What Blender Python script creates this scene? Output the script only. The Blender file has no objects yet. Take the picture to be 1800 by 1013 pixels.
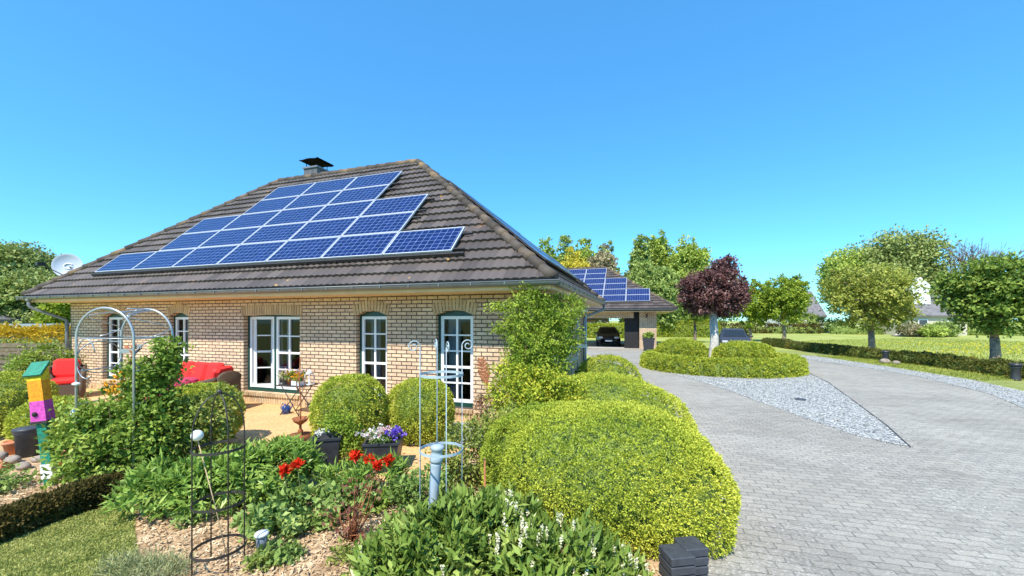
import bpy, math, random
import numpy as np
from mathutils import Vector, Matrix

rng = np.random.default_rng(7)
random.seed(7)
C = bpy.context.scene.collection
R = math.radians
EYE, F, HY = 2.06, 700.0, 563.0

# ------------------------------------------------------------------ camera, sky, sun
scene = bpy.context.scene
cam_d = bpy.data.cameras.new('camera')
cam = bpy.data.objects.new('camera', cam_d); C.objects.link(cam)
cam.location = (0, 0, EYE); cam.rotation_euler = (R(90), 0, 0)
cam_d.sensor_width = 36; cam_d.lens = 36 * F / 1800.0; cam_d.shift_y = 0.0316
cam_d.clip_start = 0.05; cam_d.clip_end = 3000
scene.camera = cam

SUN_EL = 55.0
sun_h = Vector((-0.36, -0.93)).normalized()          # horizontal direction towards the sun
to_sun = Vector((sun_h.x * math.cos(R(SUN_EL)), sun_h.y * math.cos(R(SUN_EL)), math.sin(R(SUN_EL))))
w = bpy.data.worlds.new('World'); scene.world = w; w.use_nodes = True
wn, wl = w.node_tree.nodes, w.node_tree.links
bg = wn['Background']; bg.inputs[1].default_value = 0.112
sky = wn.new('ShaderNodeTexSky'); sky.sky_type = 'NISHITA'; sky.sun_disc = False
sky.sun_elevation = R(SUN_EL); sky.sun_rotation = math.atan2(sun_h.x, sun_h.y)
sky.air_density = 1.0; sky.dust_density = 0.15; sky.ozone_density = 2.2; sky.altitude = 0
hs = wn.new('ShaderNodeHueSaturation'); hs.inputs['Saturation'].default_value = 1.12
vm = wn.new('ShaderNodeVectorMath'); vm.operation = 'MULTIPLY'; vm.inputs[1].default_value = (.78, 1.54, 1.85)
wl.new(sky.outputs[0], hs.inputs['Color']); wl.new(hs.outputs[0], vm.inputs[0]); fm = wn.new('ShaderNodeMix'); fm.data_type = 'RGBA'; fm.inputs[0].default_value = .34; fm.inputs[7].default_value = (.80, 3.35, 6.8, 1)
wl.new(vm.outputs[0], fm.inputs[6]); wl.new(fm.outputs[2], bg.inputs[0])
sd = bpy.data.lights.new('sun', 'SUN'); sd.energy = 5.0; sd.angle = R(0.5); sd.color = (1, 0.935, 0.80)
sun = bpy.data.objects.new('sun', sd); C.objects.link(sun)
sun.rotation_euler = (-to_sun).to_track_quat('-Z', 'Y').to_euler()
scene.view_settings.view_transform = 'Standard'; scene.view_settings.look = 'None'
scene.view_settings.exposure = 0.55; scene.view_settings.gamma = 1.0
scene.cycles.max_bounces = 6; scene.cycles.transparent_max_bounces = 8

# ------------------------------------------------------------------ helpers
def P(px, py, Y): return Vector(((px - 900) / F * Y, Y, EYE - (py - HY) / F * Y))
def G(px, py, z=0.0):
    Y = (EYE - z) * F / (py - HY); return Vector(((px - 900) / F * Y, Y, z))

def tag(o, label=None, cat=None, group=None, kind=None):
    if label: o['label'] = label
    if cat: o['category'] = cat
    if group: o['group'] = group
    if kind: o['kind'] = kind
    return o
def thing(name, label, cat, loc=(0, 0, 0), rz=0, group=None):
    o = bpy.data.objects.new(name, None); C.objects.link(o)
    o.location = loc; o.rotation_euler = (0, 0, rz); o.empty_display_size = .2
    return tag(o, label, cat, group)
def copy_tree(o, parent=None):
    c = o.copy(); C.objects.link(c); c.parent = parent
    for ch in [k for k in o.children]: copy_tree(ch, c)
    return c

class MB:
    def __init__(s): s.v = []; s.f = []; s.m = []; s.sm = []; s.t = []; s.tv = .5
    def add(s, vs, fs, mi=0, smooth=False, M=None):
        b = len(s.v)
        for p in vs:
            p = Vector(p)
            s.v.append(tuple(M @ p) if M is not None else tuple(p)); s.t.append(s.tv)
        for f in fs: s.f.append(tuple(b + i for i in f)); s.m.append(mi); s.sm.append(smooth)
        return s
    def box(s, c, d, rz=0, M=None, mi=0, bev=0.0, taper=1.0):
        x, y, z = d[0] / 2, d[1] / 2, d[2] / 2
        c = Vector(c); ca, sa = math.cos(rz), math.sin(rz); out = []; fs = []
        if bev <= 0:
            ring = [(-x, -y), (x, -y), (x, y), (-x, y)]
        else:
            b = bev; ring = [(-x + b, -y), (x - b, -y), (x, -y + b), (x, y - b), (x - b, y), (-x + b, y), (-x, y - b), (-x, -y + b)]
        n = len(ring)
        lev = [(-z, 1.0)] + [(z, taper)] if bev <= 0 else [(-z, 1 - bev / max(x, y)), (-z + bev, 1), (z - bev, taper), (z, taper * (1 - bev / max(x, y)))]
        for zz, k in lev:
            for (px, py) in ring:
                px, py = px * k, py * k
                out.append((c.x + px * ca - py * sa, c.y + px * sa + py * ca, c.z + zz))
        for l in range(len(lev) - 1):
            for i in range(n):
                j = (i + 1) % n; fs.append((l * n + i, l * n + j, (l + 1) * n + j, (l + 1) * n + i))
        fs.append(tuple(range(n - 1, -1, -1))); t = (len(lev) - 1) * n; fs.append(tuple(t + i for i in range(n)))
        return s.add(out, fs, mi, False, M)
    def tube(s, pts, r, n=8, mi=0, closed=False, M=None, smooth=True):
        pts = [Vector(p) for p in pts]; rr = r if isinstance(r, (list, tuple)) else [r] * len(pts)
        vs = []; fs = []; up = None
        for i, p in enumerate(pts):
            if closed: d = pts[(i + 1) % len(pts)] - pts[i - 1]
            else: d = pts[min(i + 1, len(pts) - 1)] - pts[max(i - 1, 0)]
            d = d.normalized() if d.length > 1e-9 else Vector((0, 0, 1))
            if up is None: up = Vector((0, 0, 1)) if abs(d.z) < .9 else Vector((1, 0, 0))
            a = d.cross(up); a = a.normalized() if a.length > 1e-6 else d.orthogonal().normalized()
            b = a.cross(d).normalized(); up = b
            for k in range(n):
                q = 2 * math.pi * k / n; vs.append(p + (a * math.cos(q) + b * math.sin(q)) * rr[i])
        m = len(pts)
        for i in range(m if closed else m - 1):
            for k in range(n):
                i2 = (i + 1) % m; k2 = (k + 1) % n
                fs.append((i * n + k, i * n + k2, i2 * n + k2, i2 * n + k))
        if not closed:
            fs.append(tuple(range(n - 1, -1, -1))); fs.append(tuple((m - 1) * n + k for k in range(n)))
        return s.add(vs, fs, mi, smooth, M)
    def lathe(s, prof, c=(0, 0, 0), n=20, mi=0, M=None, smooth=True, sx=1, sy=1):
        c = Vector(c); vs = []; fs = []
        for (r, z) in prof:
            for k in range(n):
                q = 2 * math.pi * k / n; vs.append(c + Vector((r * sx * math.cos(q), r * sy * math.sin(q), z)))
        for i in range(len(prof) - 1):
            for k in range(n):
                k2 = (k + 1) % n; fs.append((i * n + k, i * n + k2, (i + 1) * n + k2, (i + 1) * n + k))
        fs.append(tuple(range(n - 1, -1, -1))); fs.append(tuple((len(prof) - 1) * n + k for k in range(n)))
        return s.add(vs, fs, mi, smooth, M)
    def ball(s, c, r, n=12, mi=0, M=None, sc=(1, 1, 1)):
        pr = [(r * math.sin(math.pi * i / n) * 1 + 1e-4, -r * math.cos(math.pi * i / n) * sc[2]) for i in range(n + 1)]
        return s.lathe(pr, c, max(10, n), mi, M, True, sc[0], sc[1])
    def prism(s, poly, z0, z1, mi=0, M=None):
        n = len(poly); vs = [(p[0], p[1], z0) for p in poly] + [(p[0], p[1], z1) for p in poly]
        fs = [(i, (i + 1) % n, n + (i + 1) % n, n + i) for i in range(n)] + [tuple(range(n - 1, -1, -1)), tuple(n + i for i in range(n))]
        return s.add(vs, fs, mi, False, M)
    def build(s, name, mat, parent=None, **kw):
        me = bpy.data.meshes.new(name); me.from_pydata(s.v, [], s.f)
        for m in (mat if isinstance(mat, list) else [mat]): me.materials.append(m)
        me.polygons.foreach_set('material_index', s.m); me.polygons.foreach_set('use_smooth', s.sm)
        at = me.attributes.new('tint', 'FLOAT', 'POINT'); at.data.foreach_set('value', np.array(s.t, 'f'))
        me.update()
        o = bpy.data.objects.new(name, me); C.objects.link(o); o.parent = parent
        return tag(o, **kw)

# ------------------------------------------------------------------ materials
def newmat(name):
    m = bpy.data.materials.new(name); m.use_nodes = True
    return m, m.node_tree.nodes, m.node_tree.links, m.node_tree.nodes['Principled BSDF']
def ramp(n, stops):
    r = n.new('ShaderNodeValToRGB'); e = r.color_ramp.elements
    while len(e) < len(stops): e.new(.5)
    for k, (p, c) in enumerate(stops): e[k].position = p; e[k].color = (*c, 1)
    return r
def plain(name, col, rough=.6, var=.25, scale=8.0, metal=0.0, bump=0.0, spec=.5, coat=0.0):
    m, n, l, b = newmat(name)
    tc = n.new('ShaderNodeTexCoord'); no = n.new('ShaderNodeTexNoise'); no.inputs['Scale'].default_value = scale; no.inputs['Detail'].default_value = 6
    l.new(tc.outputs['Object'], no.inputs['Vector'])
    d = [max(0, c * (1 - var)) for c in col]; u = [min(1, c * (1 + var)) for c in col]
    r = ramp(n, [(.3, d), (.7, u)]); l.new(no.outputs['Fac'], r.inputs[0]); l.new(r.outputs[0], b.inputs['Base Color'])
    b.inputs['Roughness'].default_value = rough; b.inputs['Metallic'].default_value = metal
    b.inputs['Specular IOR Level'].default_value = spec; b.inputs['Coat Weight'].default_value = coat
    if bump:
        bp = n.new('ShaderNodeBump'); bp.inputs['Strength'].default_value = bump; bp.inputs['Distance'].default_value = .01
        l.new(no.outputs['Fac'], bp.inputs['Height']); l.new(bp.outputs[0], b.inputs['Normal'])
    return m
def leafmat(name, cols, trans=.35, rough=.5, scale=3.0, nmix=.5):
    """leaf colour from a per-leaf random tint plus a slow natural colour variation"""
    m, n, l, b = newmat(name)
    at = n.new('ShaderNodeAttribute'); at.attribute_name = 'tint'
    tc = n.new('ShaderNodeTexCoord'); no = n.new('ShaderNodeTexNoise'); no.inputs['Scale'].default_value = scale; no.inputs['Detail'].default_value = 3
    l.new(tc.outputs['Object'], no.inputs['Vector'])
    mp = n.new('ShaderNodeMapRange'); mp.inputs[1].default_value = .32; mp.inputs[2].default_value = .68; l.new(no.outputs['Fac'], mp.inputs[0])
    mx = n.new('ShaderNodeMix'); mx.data_type = 'FLOAT'; mx.inputs[0].default_value = nmix
    l.new(at.outputs['Fac'], mx.inputs[2]); l.new(mp.outputs[0], mx.inputs[3])
    k = len(cols) - 1
    r = ramp(n, [(.08 + .84 * i / k, c) for i, c in enumerate(cols)]); l.new(mx.outputs[0], r.inputs[0])
    l.new(r.outputs[0], b.inputs['Base Color']); b.inputs['Roughness'].default_value = rough; b.inputs['Specular IOR Level'].default_value = .18
    out = n['Material Output']; tr = n.new('ShaderNodeBsdfTranslucent'); ms = n.new('ShaderNodeMixShader'); ms.inputs[0].default_value = trans
    l.new(r.outputs[0], tr.inputs['Color']); l.new(b.outputs[0], ms.inputs[1]); l.new(tr.outputs[0], ms.inputs[2]); l.new(ms.outputs[0], out.inputs['Surface'])
    return m

M = {}
M['box'] = leafmat('box_leaves', [(.20, .29, .035), (.46, .51, .065), (.72, .70, .12)], .22, scale=4)
M['boxgreen'] = leafmat('box_leaves_green', [(.16, .25, .03), (.42, .48, .055), (.70, .68, .10)], .3, scale=5)
M['hedge'] = leafmat('hedge_leaves', [(.20, .30, .035), (.47, .525, .065), (.75, .72, .11)], .22, scale=.9)
M['darkhedge'] = leafmat('dark_hedge_leaves', [(.045, .045, .014), (.12, .10, .028), (.22, .16, .05)], .2, scale=4)
M['lowhedge'] = leafmat('low_hedge_leaves', [(.04, .06, .012), (.12, .14, .03), (.30, .24, .06)], .25, scale=1.2)
M['rose'] = leafmat('rose_leaves', [(.07, .14, .022), (.22, .33, .05), (.45, .52, .11)], .3, scale=3)
M['peony'] = leafmat('peony_leaves', [(.09, .18, .03), (.24, .37, .065), (.45, .56, .15)], .25, rough=.35)
M['leafy'] = leafmat('leafy_leaves', [(.09, .17, .035), (.25, .36, .09), (.44, .54, .17)], .3)
M['laurel'] = leafmat('laurel_leaves', [(.07, .13, .022), (.20, .29, .055), (.42, .49, .13)], .15, rough=.28)
M['shrub'] = leafmat('shrub_leaves', [(.10, .18, .02), (.27, .38, .045), (.50, .56, .09)], .35)
M['euonymus'] = leafmat('euonymus_leaves', [(.12, .20, .025), (.36, .43, .04), (.78, .68, .08)], .3, scale=6)
M['mixed'] = leafmat('mixed_leaves', [(.08, .12, .025), (.25, .31, .06), (.50, .47, .14)], .3)
M['yellow'] = leafmat('yellow_leaves', [(.30, .22, .02), (.62, .42, .03), (.85, .58, .05)], .35)
M['yellowtree'] = leafmat('yellow_tree_leaves', [(.40, .36, .05), (.62, .54, .07), (.80, .68, .12)], .3, scale=.5)
M['dandelion'] = leafmat('dandelion_petals', [(.55, .48, .04), (.70, .62, .05), (.8, .72, .1)], .3)
M['maroon'] = leafmat('maroon_leaves', [(.07, .03, .03), (.18, .085, .08), (.34, .20, .18)], .25, rough=.4)
M['globe'] = leafmat('globe_leaves', [(.10, .18, .02), (.27, .37, .04), (.50, .54, .08)], .35)
M['globedark'] = leafmat('globe_dark_leaves', [(.07, .13, .022), (.20, .30, .05), (.42, .48, .11)], .3)
M['globepale'] = leafmat('globe_pale_leaves', [(.17, .20, .035), (.37, .41, .075), (.58, .57, .15)], .35)
M['forest'] = leafmat('forest_leaves', [(.17, .24, .065), (.33, .43, .12), (.52, .60, .20)], .3, scale=.5)
M['forestlight'] = leafmat('forest_light_leaves', [(.20, .28, .05), (.40, .50, .10), (.58, .66, .17)], .3, scale=.5)
M['forestdark'] = leafmat('forest_dark_leaves', [(.15, .19, .06), (.30, .36, .11), (.47, .52, .20)], .25, scale=.5)
M['brownish'] = leafmat('budding_leaves', [(.26, .22, .12), (.42, .37, .22), (.56, .50, .32)], .3, scale=.5)
M['silver'] = leafmat('silver_leaves', [(.22, .25, .10), (.36, .38, .18), (.48, .48, .28)], .2)
M['lawnblade'] = leafmat('lawn_blades', [(.18, .23, .05), (.38, .41, .11), (.58, .56, .20)], .3, scale=4)
M['fieldblade'] = leafmat('field_blades', [(.17, .22, .03), (.32, .37, .06), (.50, .49, .12)], .3, scale=.4)
M['chip'] = leafmat('wood_chips', [(.28, .17, .085), (.54, .38, .22), (.78, .62, .42)], 0, rough=.8)
M['stonechip'] = leafmat('stone_chips', [(.17, .175, .17), (.41, .415, .40), (.66, .65, .61)], 0, rough=.8)
M['creamflower'] = leafmat('cream_petals', [(.62, .60, .36), (.76, .74, .52), (.84, .82, .68)], .2)
M['whitebark'] = plain('whitish_bark', (.52, .49, .45), .85, .35, 7, bump=.5)
M['red'] = leafmat('red_petals', [(.62, .02, .008), (.80, .05, .015), (.88, .14, .04)], .2)
M['pink'] = leafmat('pink_petals', [(.65, .25, .35), (.8, .55, .6), (.85, .8, .8)], .2)
M['white'] = leafmat('white_petals', [(.7, .68, .6), (.8, .79, .72), (.85, .84, .8)], .15)
M['purple'] = leafmat('purple_petals', [(.12, .05, .5), (.22, .12, .65), (.4, .3, .75)], .15)
M['orange'] = leafmat('orange_petals', [(.75, .2, .02), (.85, .4, .03), (.9, .6, .05)], .2)
M['redstem'] = leafmat('red_stem_leaves', [(.12, .04, .03), (.22, .09, .06), (.2, .25, .08)], .2)
M['bark'] = plain('bark', (.17, .13, .10), .9, .45, 14, bump=.6)
M['palebark'] = plain('pale_bark', (.26, .20, .15), .9, .5, 10, bump=.6)
M['stem'] = plain('green_stem', (.10, .14, .04), .7, .3, 20)
M['twig'] = plain('twig', (.12, .075, .045), .85, .4, 20)
M['inner'] = plain('inner_foliage_shade', (.13, .18, .028), .8, .4, 30)  # hedge core: mature-leaf green, darkened to put shade between the tufts
M['zinc'] = plain('zinc', (.19, .205, .225), .42, .12, 5, metal=.25)
M['darkmetal'] = plain('dark_metal', (.045, .04, .04), .5, .3, 20, metal=.3)
M['galv'] = plain('galvanised', (.42, .44, .47), .35, .15, 12, metal=.5)
M['bluegrey'] = plain('blue_grey_paint', (.34, .42, .50), .45, .12, 10)
M['rust'] = plain('rust', (.28, .10, .04), .85, .4, 25)
M['whitepaint'] = plain('white_paint', (.80, .81, .82), .35, .04, 5)
M['greenpaint'] = plain('dark_green_paint', (.01, .055, .045), .4, .2, 6)
M['cream'] = plain('cream_soffit', (.74, .57, .41), .6, .08, 3)
M['anthracite'] = plain('anthracite', (.045, .05, .062), .55, .25, 15, bump=.25)
M['planter'] = plain('planter_black', (.035, .037, .045), .45, .3, 8)
M['wicker'] = None
M['slate'] = plain('slate_cladding', (.10, .10, .11), .6, .3, 6)
M['capmetal'] = plain('chimney_cap_metal', (.010, .010, .012), .9, .2, 6, spec=.05)
M['redcushion'] = plain('red_cushion', (.75, .02, .018), .75, .12, 6, bump=.3)
M['pinkcloth'] = plain('pink_cloth', (.50, .035, .11), .8, .15, 6)
M['birdgreen'] = plain('teal_paint', (.008, .20, .13), .7, .32, 26, bump=.5)
M['birdorange'] = plain('orange_paint', (.85, .30, .01), .7, .32, 26, bump=.5)
M['birdyellow'] = plain('yellow_paint', (.85, .55, .02), .7, .32, 26, bump=.5)
M['birdmagenta'] = plain('magenta_paint', (.60, .07, .42), .7, .32, 26, bump=.5)
M['terracotta'] = plain('terracotta', (.55, .20, .10), .75, .25, 10)
M['ceramic'] = plain('white_ceramic', (.72, .74, .77), .25, .06, 5, coat=.4)
M['bluepot'] = plain('blue_glaze', (.02, .06, .24), .2, .2, 8, coat=.5)
M['stone'] = plain('field_stone', (.30, .25, .21), .85, .35, 6, bump=.4)
M['wood'] = plain('weathered_wood', (.16, .12, .09), .8, .35, 9)
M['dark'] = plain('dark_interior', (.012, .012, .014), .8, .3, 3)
M['floor'] = plain('room_floor', (.08, .06, .05), .6, .2, 3)
M['curtain'] = plain('curtain', (.62, .62, .64), .8, .06, 4)
M['carpaint'] = plain('dark_car_paint', (.022, .025, .032), .25, .1, 3, coat=.8)
M['carblue'] = plain('blue_grey_car_paint', (.035, .038, .05), .5, .1, 3, coat=.1)
M['carglass'] = plain('car_glass', (.02, .025, .03), .06, .1, 3)
M['tyre'] = plain('tyre', (.02, .02, .02), .85, .2, 20)
M['chrome'] = plain('chrome', (.6, .6, .62), .15, .05, 5, metal=1)
M['lampglass'] = plain('headlamp_glass', (.5, .52, .55), .1, .1, 9)
M['render'] = plain('house_render', (.66, .64, .60), .8, .06, 2)
M['houseroof'] = plain('far_roof', (.16, .15, .16), .7, .25, 2)
M['redbrick'] = plain('far_brick', (.45, .20, .11), .8, .2, 4)
M['farglass'] = plain('far_glass', (.05, .06, .08), .1, .2, 2)
M['sandwall'] = plain('sand_render', (.52, .47, .38), .85, .1, 2)
M['concrete'] = plain('concrete', (.42, .40, .38), .85, .12, 6)
M['sand'] = plain('sand', (.62, .52, .40), .95, .15, 3, bump=.4)
M['lime'] = plain('dish_grey', (.52, .56, .66), .4, .06, 4)

def mat_glass():
    m, n, l, b = newmat('window_glass'); out = n['Material Output']
    t = n.new('ShaderNodeBsdfTransparent'); t.inputs[0].default_value = (.62, .65, .68, 1)
    g = n.new('ShaderNodeBsdfGlossy'); g.inputs['Roughness'].default_value = .015; g.inputs['Color'].default_value = (.85, .88, .9, 1)
    fr = n.new('ShaderNodeFresnel'); fr.inputs[0].default_value = 1.5
    no = n.new('ShaderNodeTexNoise'); no.inputs['Scale'].default_value = 1.2; bp = n.new('ShaderNodeBump'); bp.inputs['Strength'].default_value = .03; bp.inputs['Distance'].default_value = .05
    l.new(no.outputs['Fac'], bp.inputs['Height']); l.new(bp.outputs[0], g.inputs['Normal'])
    mx = n.new('ShaderNodeMixShader'); l.new(fr.outputs[0], mx.inputs[0]); l.new(t.outputs[0], mx.inputs[1]); l.new(g.outputs[0], mx.inputs[2]); l.new(mx.outputs[0], out.inputs[0])
    return m
M['glass'] = mat_glass()

def mat_brick(name, c1, c2, mortar, axis='x'):
    m, n, l, b = newmat(name)
    tc = n.new('ShaderNodeTexCoord'); sp = n.new('ShaderNodeSeparateXYZ'); cb = n.new('ShaderNodeCombineXYZ'); l.new(tc.outputs['Object'], sp.inputs[0])
    l.new(sp.outputs[0 if axis == 'x' else 1], cb.inputs[0]); l.new(sp.outputs[2], cb.inputs[1])
    br = n.new('ShaderNodeTexBrick'); l.new(cb.outputs[0], br.inputs['Vector']); br.inputs['Scale'].default_value = 1
    br.inputs['Brick Width'].default_value = .25; br.inputs['Row Height'].default_value = .0833; br.inputs['Mortar Size'].default_value = .0105
    br.inputs['Mortar Smooth'].default_value = .15; br.inputs['Color1'].default_value = (*c1, 1); br.inputs['Color2'].default_value = (*c2, 1); br.inputs['Mortar'].default_value = (*mortar, 1)
    no = n.new('ShaderNodeTexNoise'); no.inputs['Scale'].default_value = 22; no.inputs['Detail'].default_value = 5; l.new(tc.outputs['Object'], no.inputs['Vector'])
    r = ramp(n, [(.3, (.78, .76, .74)), (.7, (1.08, 1.06, 1.04))]); l.new(no.outputs['Fac'], r.inputs[0])
    mu = n.new('ShaderNodeMix'); mu.data_type = 'RGBA'; mu.blend_type = 'MULTIPLY'; mu.inputs[0].default_value = 1
    l.new(br.outputs['Color'], mu.inputs[6]); l.new(r.outputs[0], mu.inputs[7]); b.inputs['Roughness'].default_value = .85
    nw = n.new('ShaderNodeTexNoise'); nw.inputs['Scale'].default_value = .9; nw.inputs['Detail'].default_value = 7; nw.inputs['Roughness'].default_value = .65; l.new(tc.outputs['Object'], nw.inputs['Vector'])
    rw = ramp(n, [(.3, (.84, .80, .78)), (.55, (1, 1, 1)), (.75, (1.08, 1.06, 1.0))]); l.new(nw.outputs['Fac'], rw.inputs[0])
    mw = n.new('ShaderNodeMix'); mw.data_type = 'RGBA'; mw.blend_type = 'MULTIPLY'; mw.inputs[0].default_value = 1; l.new(mu.outputs[2], mw.inputs[6]); l.new(rw.outputs[0], mw.inputs[7]); l.new(mw.outputs[2], b.inputs['Base Color'])
    bp = n.new('ShaderNodeBump'); bp.invert = True; bp.inputs['Strength'].default_value = .8; bp.inputs['Distance'].default_value = .012
    l.new(br.outputs['Fac'], bp.inputs['Height']); l.new(bp.outputs[0], b.inputs['Normal'])
    return m
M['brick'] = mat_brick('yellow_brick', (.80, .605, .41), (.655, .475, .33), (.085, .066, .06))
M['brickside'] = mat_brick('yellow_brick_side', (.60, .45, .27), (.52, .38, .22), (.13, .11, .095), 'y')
M['archbrick'] = leafmat('arch_brick', [(.40, .28, .17), (.52, .38, .23), (.62, .47, .28)], 0, .85)
M['mortar'] = plain('mortar', (.13, .11, .095), .9, .2, 20)

def mat_roof():
    m, n, l, b = newmat('roof_tiles')
    at = n.new('ShaderNodeAttribute'); at.attribute_name = 'tint'
    r = ramp(n, [(0, (.060, .047, .043)), (.5, (.088, .070, .064)), (1, (.118, .094, .084))]); l.new(at.outputs['Fac'], r.inputs[0])
    tc = n.new('ShaderNodeTexCoord')
    n1 = n.new('ShaderNodeTexNoise'); n1.inputs['Scale'].default_value = 1.1; n1.inputs['Detail'].default_value = 8; n1.inputs['Roughness'].default_value = .7; l.new(tc.outputs['Object'], n1.inputs['Vector'])
    r1 = ramp(n, [(.62, (0, 0, 0)), (.74, (.55, .55, .55))]); l.new(n1.outputs['Fac'], r1.inputs[0])
    mx = n.new('ShaderNodeMix'); mx.data_type = 'RGBA'; l.new(r1.outputs[0], mx.inputs[0]); l.new(r.outputs[0], mx.inputs[6]); mx.inputs[7].default_value = (.30, .16, .09, 1)
    n2 = n.new('ShaderNodeTexVoronoi'); n2.inputs['Scale'].default_value = 1.7; l.new(tc.outputs['Object'], n2.inputs['Vector'])
    r2 = ramp(n, [(.045, (1, 1, 1)), (.07, (0, 0, 0))]); l.new(n2.outputs['Distance'], r2.inputs[0])
    mx2 = n.new('ShaderNodeMix'); mx2.data_type = 'RGBA'; l.new(r2.outputs[0], mx2.inputs[0]); l.new(mx.outputs[2], mx2.inputs[6]); mx2.inputs[7].default_value = (.42, .24, .07, 1)
    l.new(mx2.outputs[2], b.inputs['Base Color']); b.inputs['Roughness'].default_value = .55
    n3 = n.new('ShaderNodeTexNoise'); n3.inputs['Scale'].default_value = 60; l.new(tc.outputs['Object'], n3.inputs['Vector'])
    bp = n.new('ShaderNodeBump'); bp.inputs['Strength'].default_value = .25; bp.inputs['Distance'].default_value = .005; l.new(n3.outputs['Fac'], bp.inputs['Height']); l.new(bp.outputs[0], b.inputs['Normal'])
    return m
M['roof'] = mat_roof()
M['ridge'] = leafmat('ridge_tiles', [(.055, .045, .039), (.10, .082, .07), (.24, .165, .095)], 0, .7, scale=2.5)

def mat_cells():
    m, n, l, b = newmat('solar_cells')
    tc = n.new('ShaderNodeTexCoord'); sp = n.new('ShaderNodeSeparateXYZ'); l.new(tc.outputs['Object'], sp.inputs[0])
    cb = n.new('ShaderNodeCombineXYZ'); l.new(sp.outputs[0], cb.inputs[0]); l.new(sp.outputs[1], cb.inputs[1])
    br = n.new('ShaderNodeTexBrick'); br.offset = 0; br.inputs['Scale'].default_value = 1; br.inputs['Brick Width'].default_value = .158; br.inputs['Row Height'].default_value = .1425
    br.inputs['Mortar Size'].default_value = .0055; br.inputs['Mortar Smooth'].default_value = 0; br.inputs['Color1'].default_value = (.005, .012, .070, 1); br.inputs['Color2'].default_value = (.008, .018, .10, 1); br.inputs['Mortar'].default_value = (.14, .19, .36, 1)
    l.new(cb.outputs[0], br.inputs['Vector'])
    no = n.new('ShaderNodeTexNoise'); no.inputs['Scale'].default_value = 25; l.new(tc.outputs['Object'], no.inputs['Vector'])
    r = ramp(n, [(.35, (.75, .75, .75)), (.65, (1.25, 1.25, 1.25))]); l.new(no.outputs['Fac'], r.inputs[0])
    mu = n.new('ShaderNodeMix'); mu.data_type = 'RGBA'; mu.blend_type = 'MULTIPLY'; mu.inputs[0].default_value = 1; l.new(br.outputs[0], mu.inputs[6]); l.new(r.outputs[0], mu.inputs[7])
    l.new(mu.outputs[2], b.inputs['Base Color']); b.inputs['Roughness'].default_value = .18; b.inputs['Specular IOR Level'].default_value = .27
    return m
M['cells'] = mat_cells()
M['alu'] = plain('aluminium_frame', (.60, .62, .66), .35, .05, 5, metal=.2)

def mat_wicker():
    m, n, l, b = newmat('wicker'); tc = n.new('ShaderNodeTexCoord')
    wv = n.new('ShaderNodeTexWave'); wv.bands_direction = 'Z'; wv.inputs['Scale'].default_value = 22; wv.inputs['Distortion'].default_value = 3; l.new(tc.outputs['Object'], wv.inputs['Vector'])
    r = ramp(n, [(.2, (.04, .025, .016)), (.8, (.17, .11, .075))]); l.new(wv.outputs['Fac'], r.inputs[0]); l.new(r.outputs[0], b.inputs['Base Color']); b.inputs['Roughness'].default_value = .7
    bp = n.new('ShaderNodeBump'); bp.inputs['Strength'].default_value = .7; bp.inputs['Distance'].default_value = .01; l.new(wv.outputs['Fac'], bp.inputs['Height']); l.new(bp.outputs[0], b.inputs['Normal'])
    return m
M['wicker'] = mat_wicker()

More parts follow.
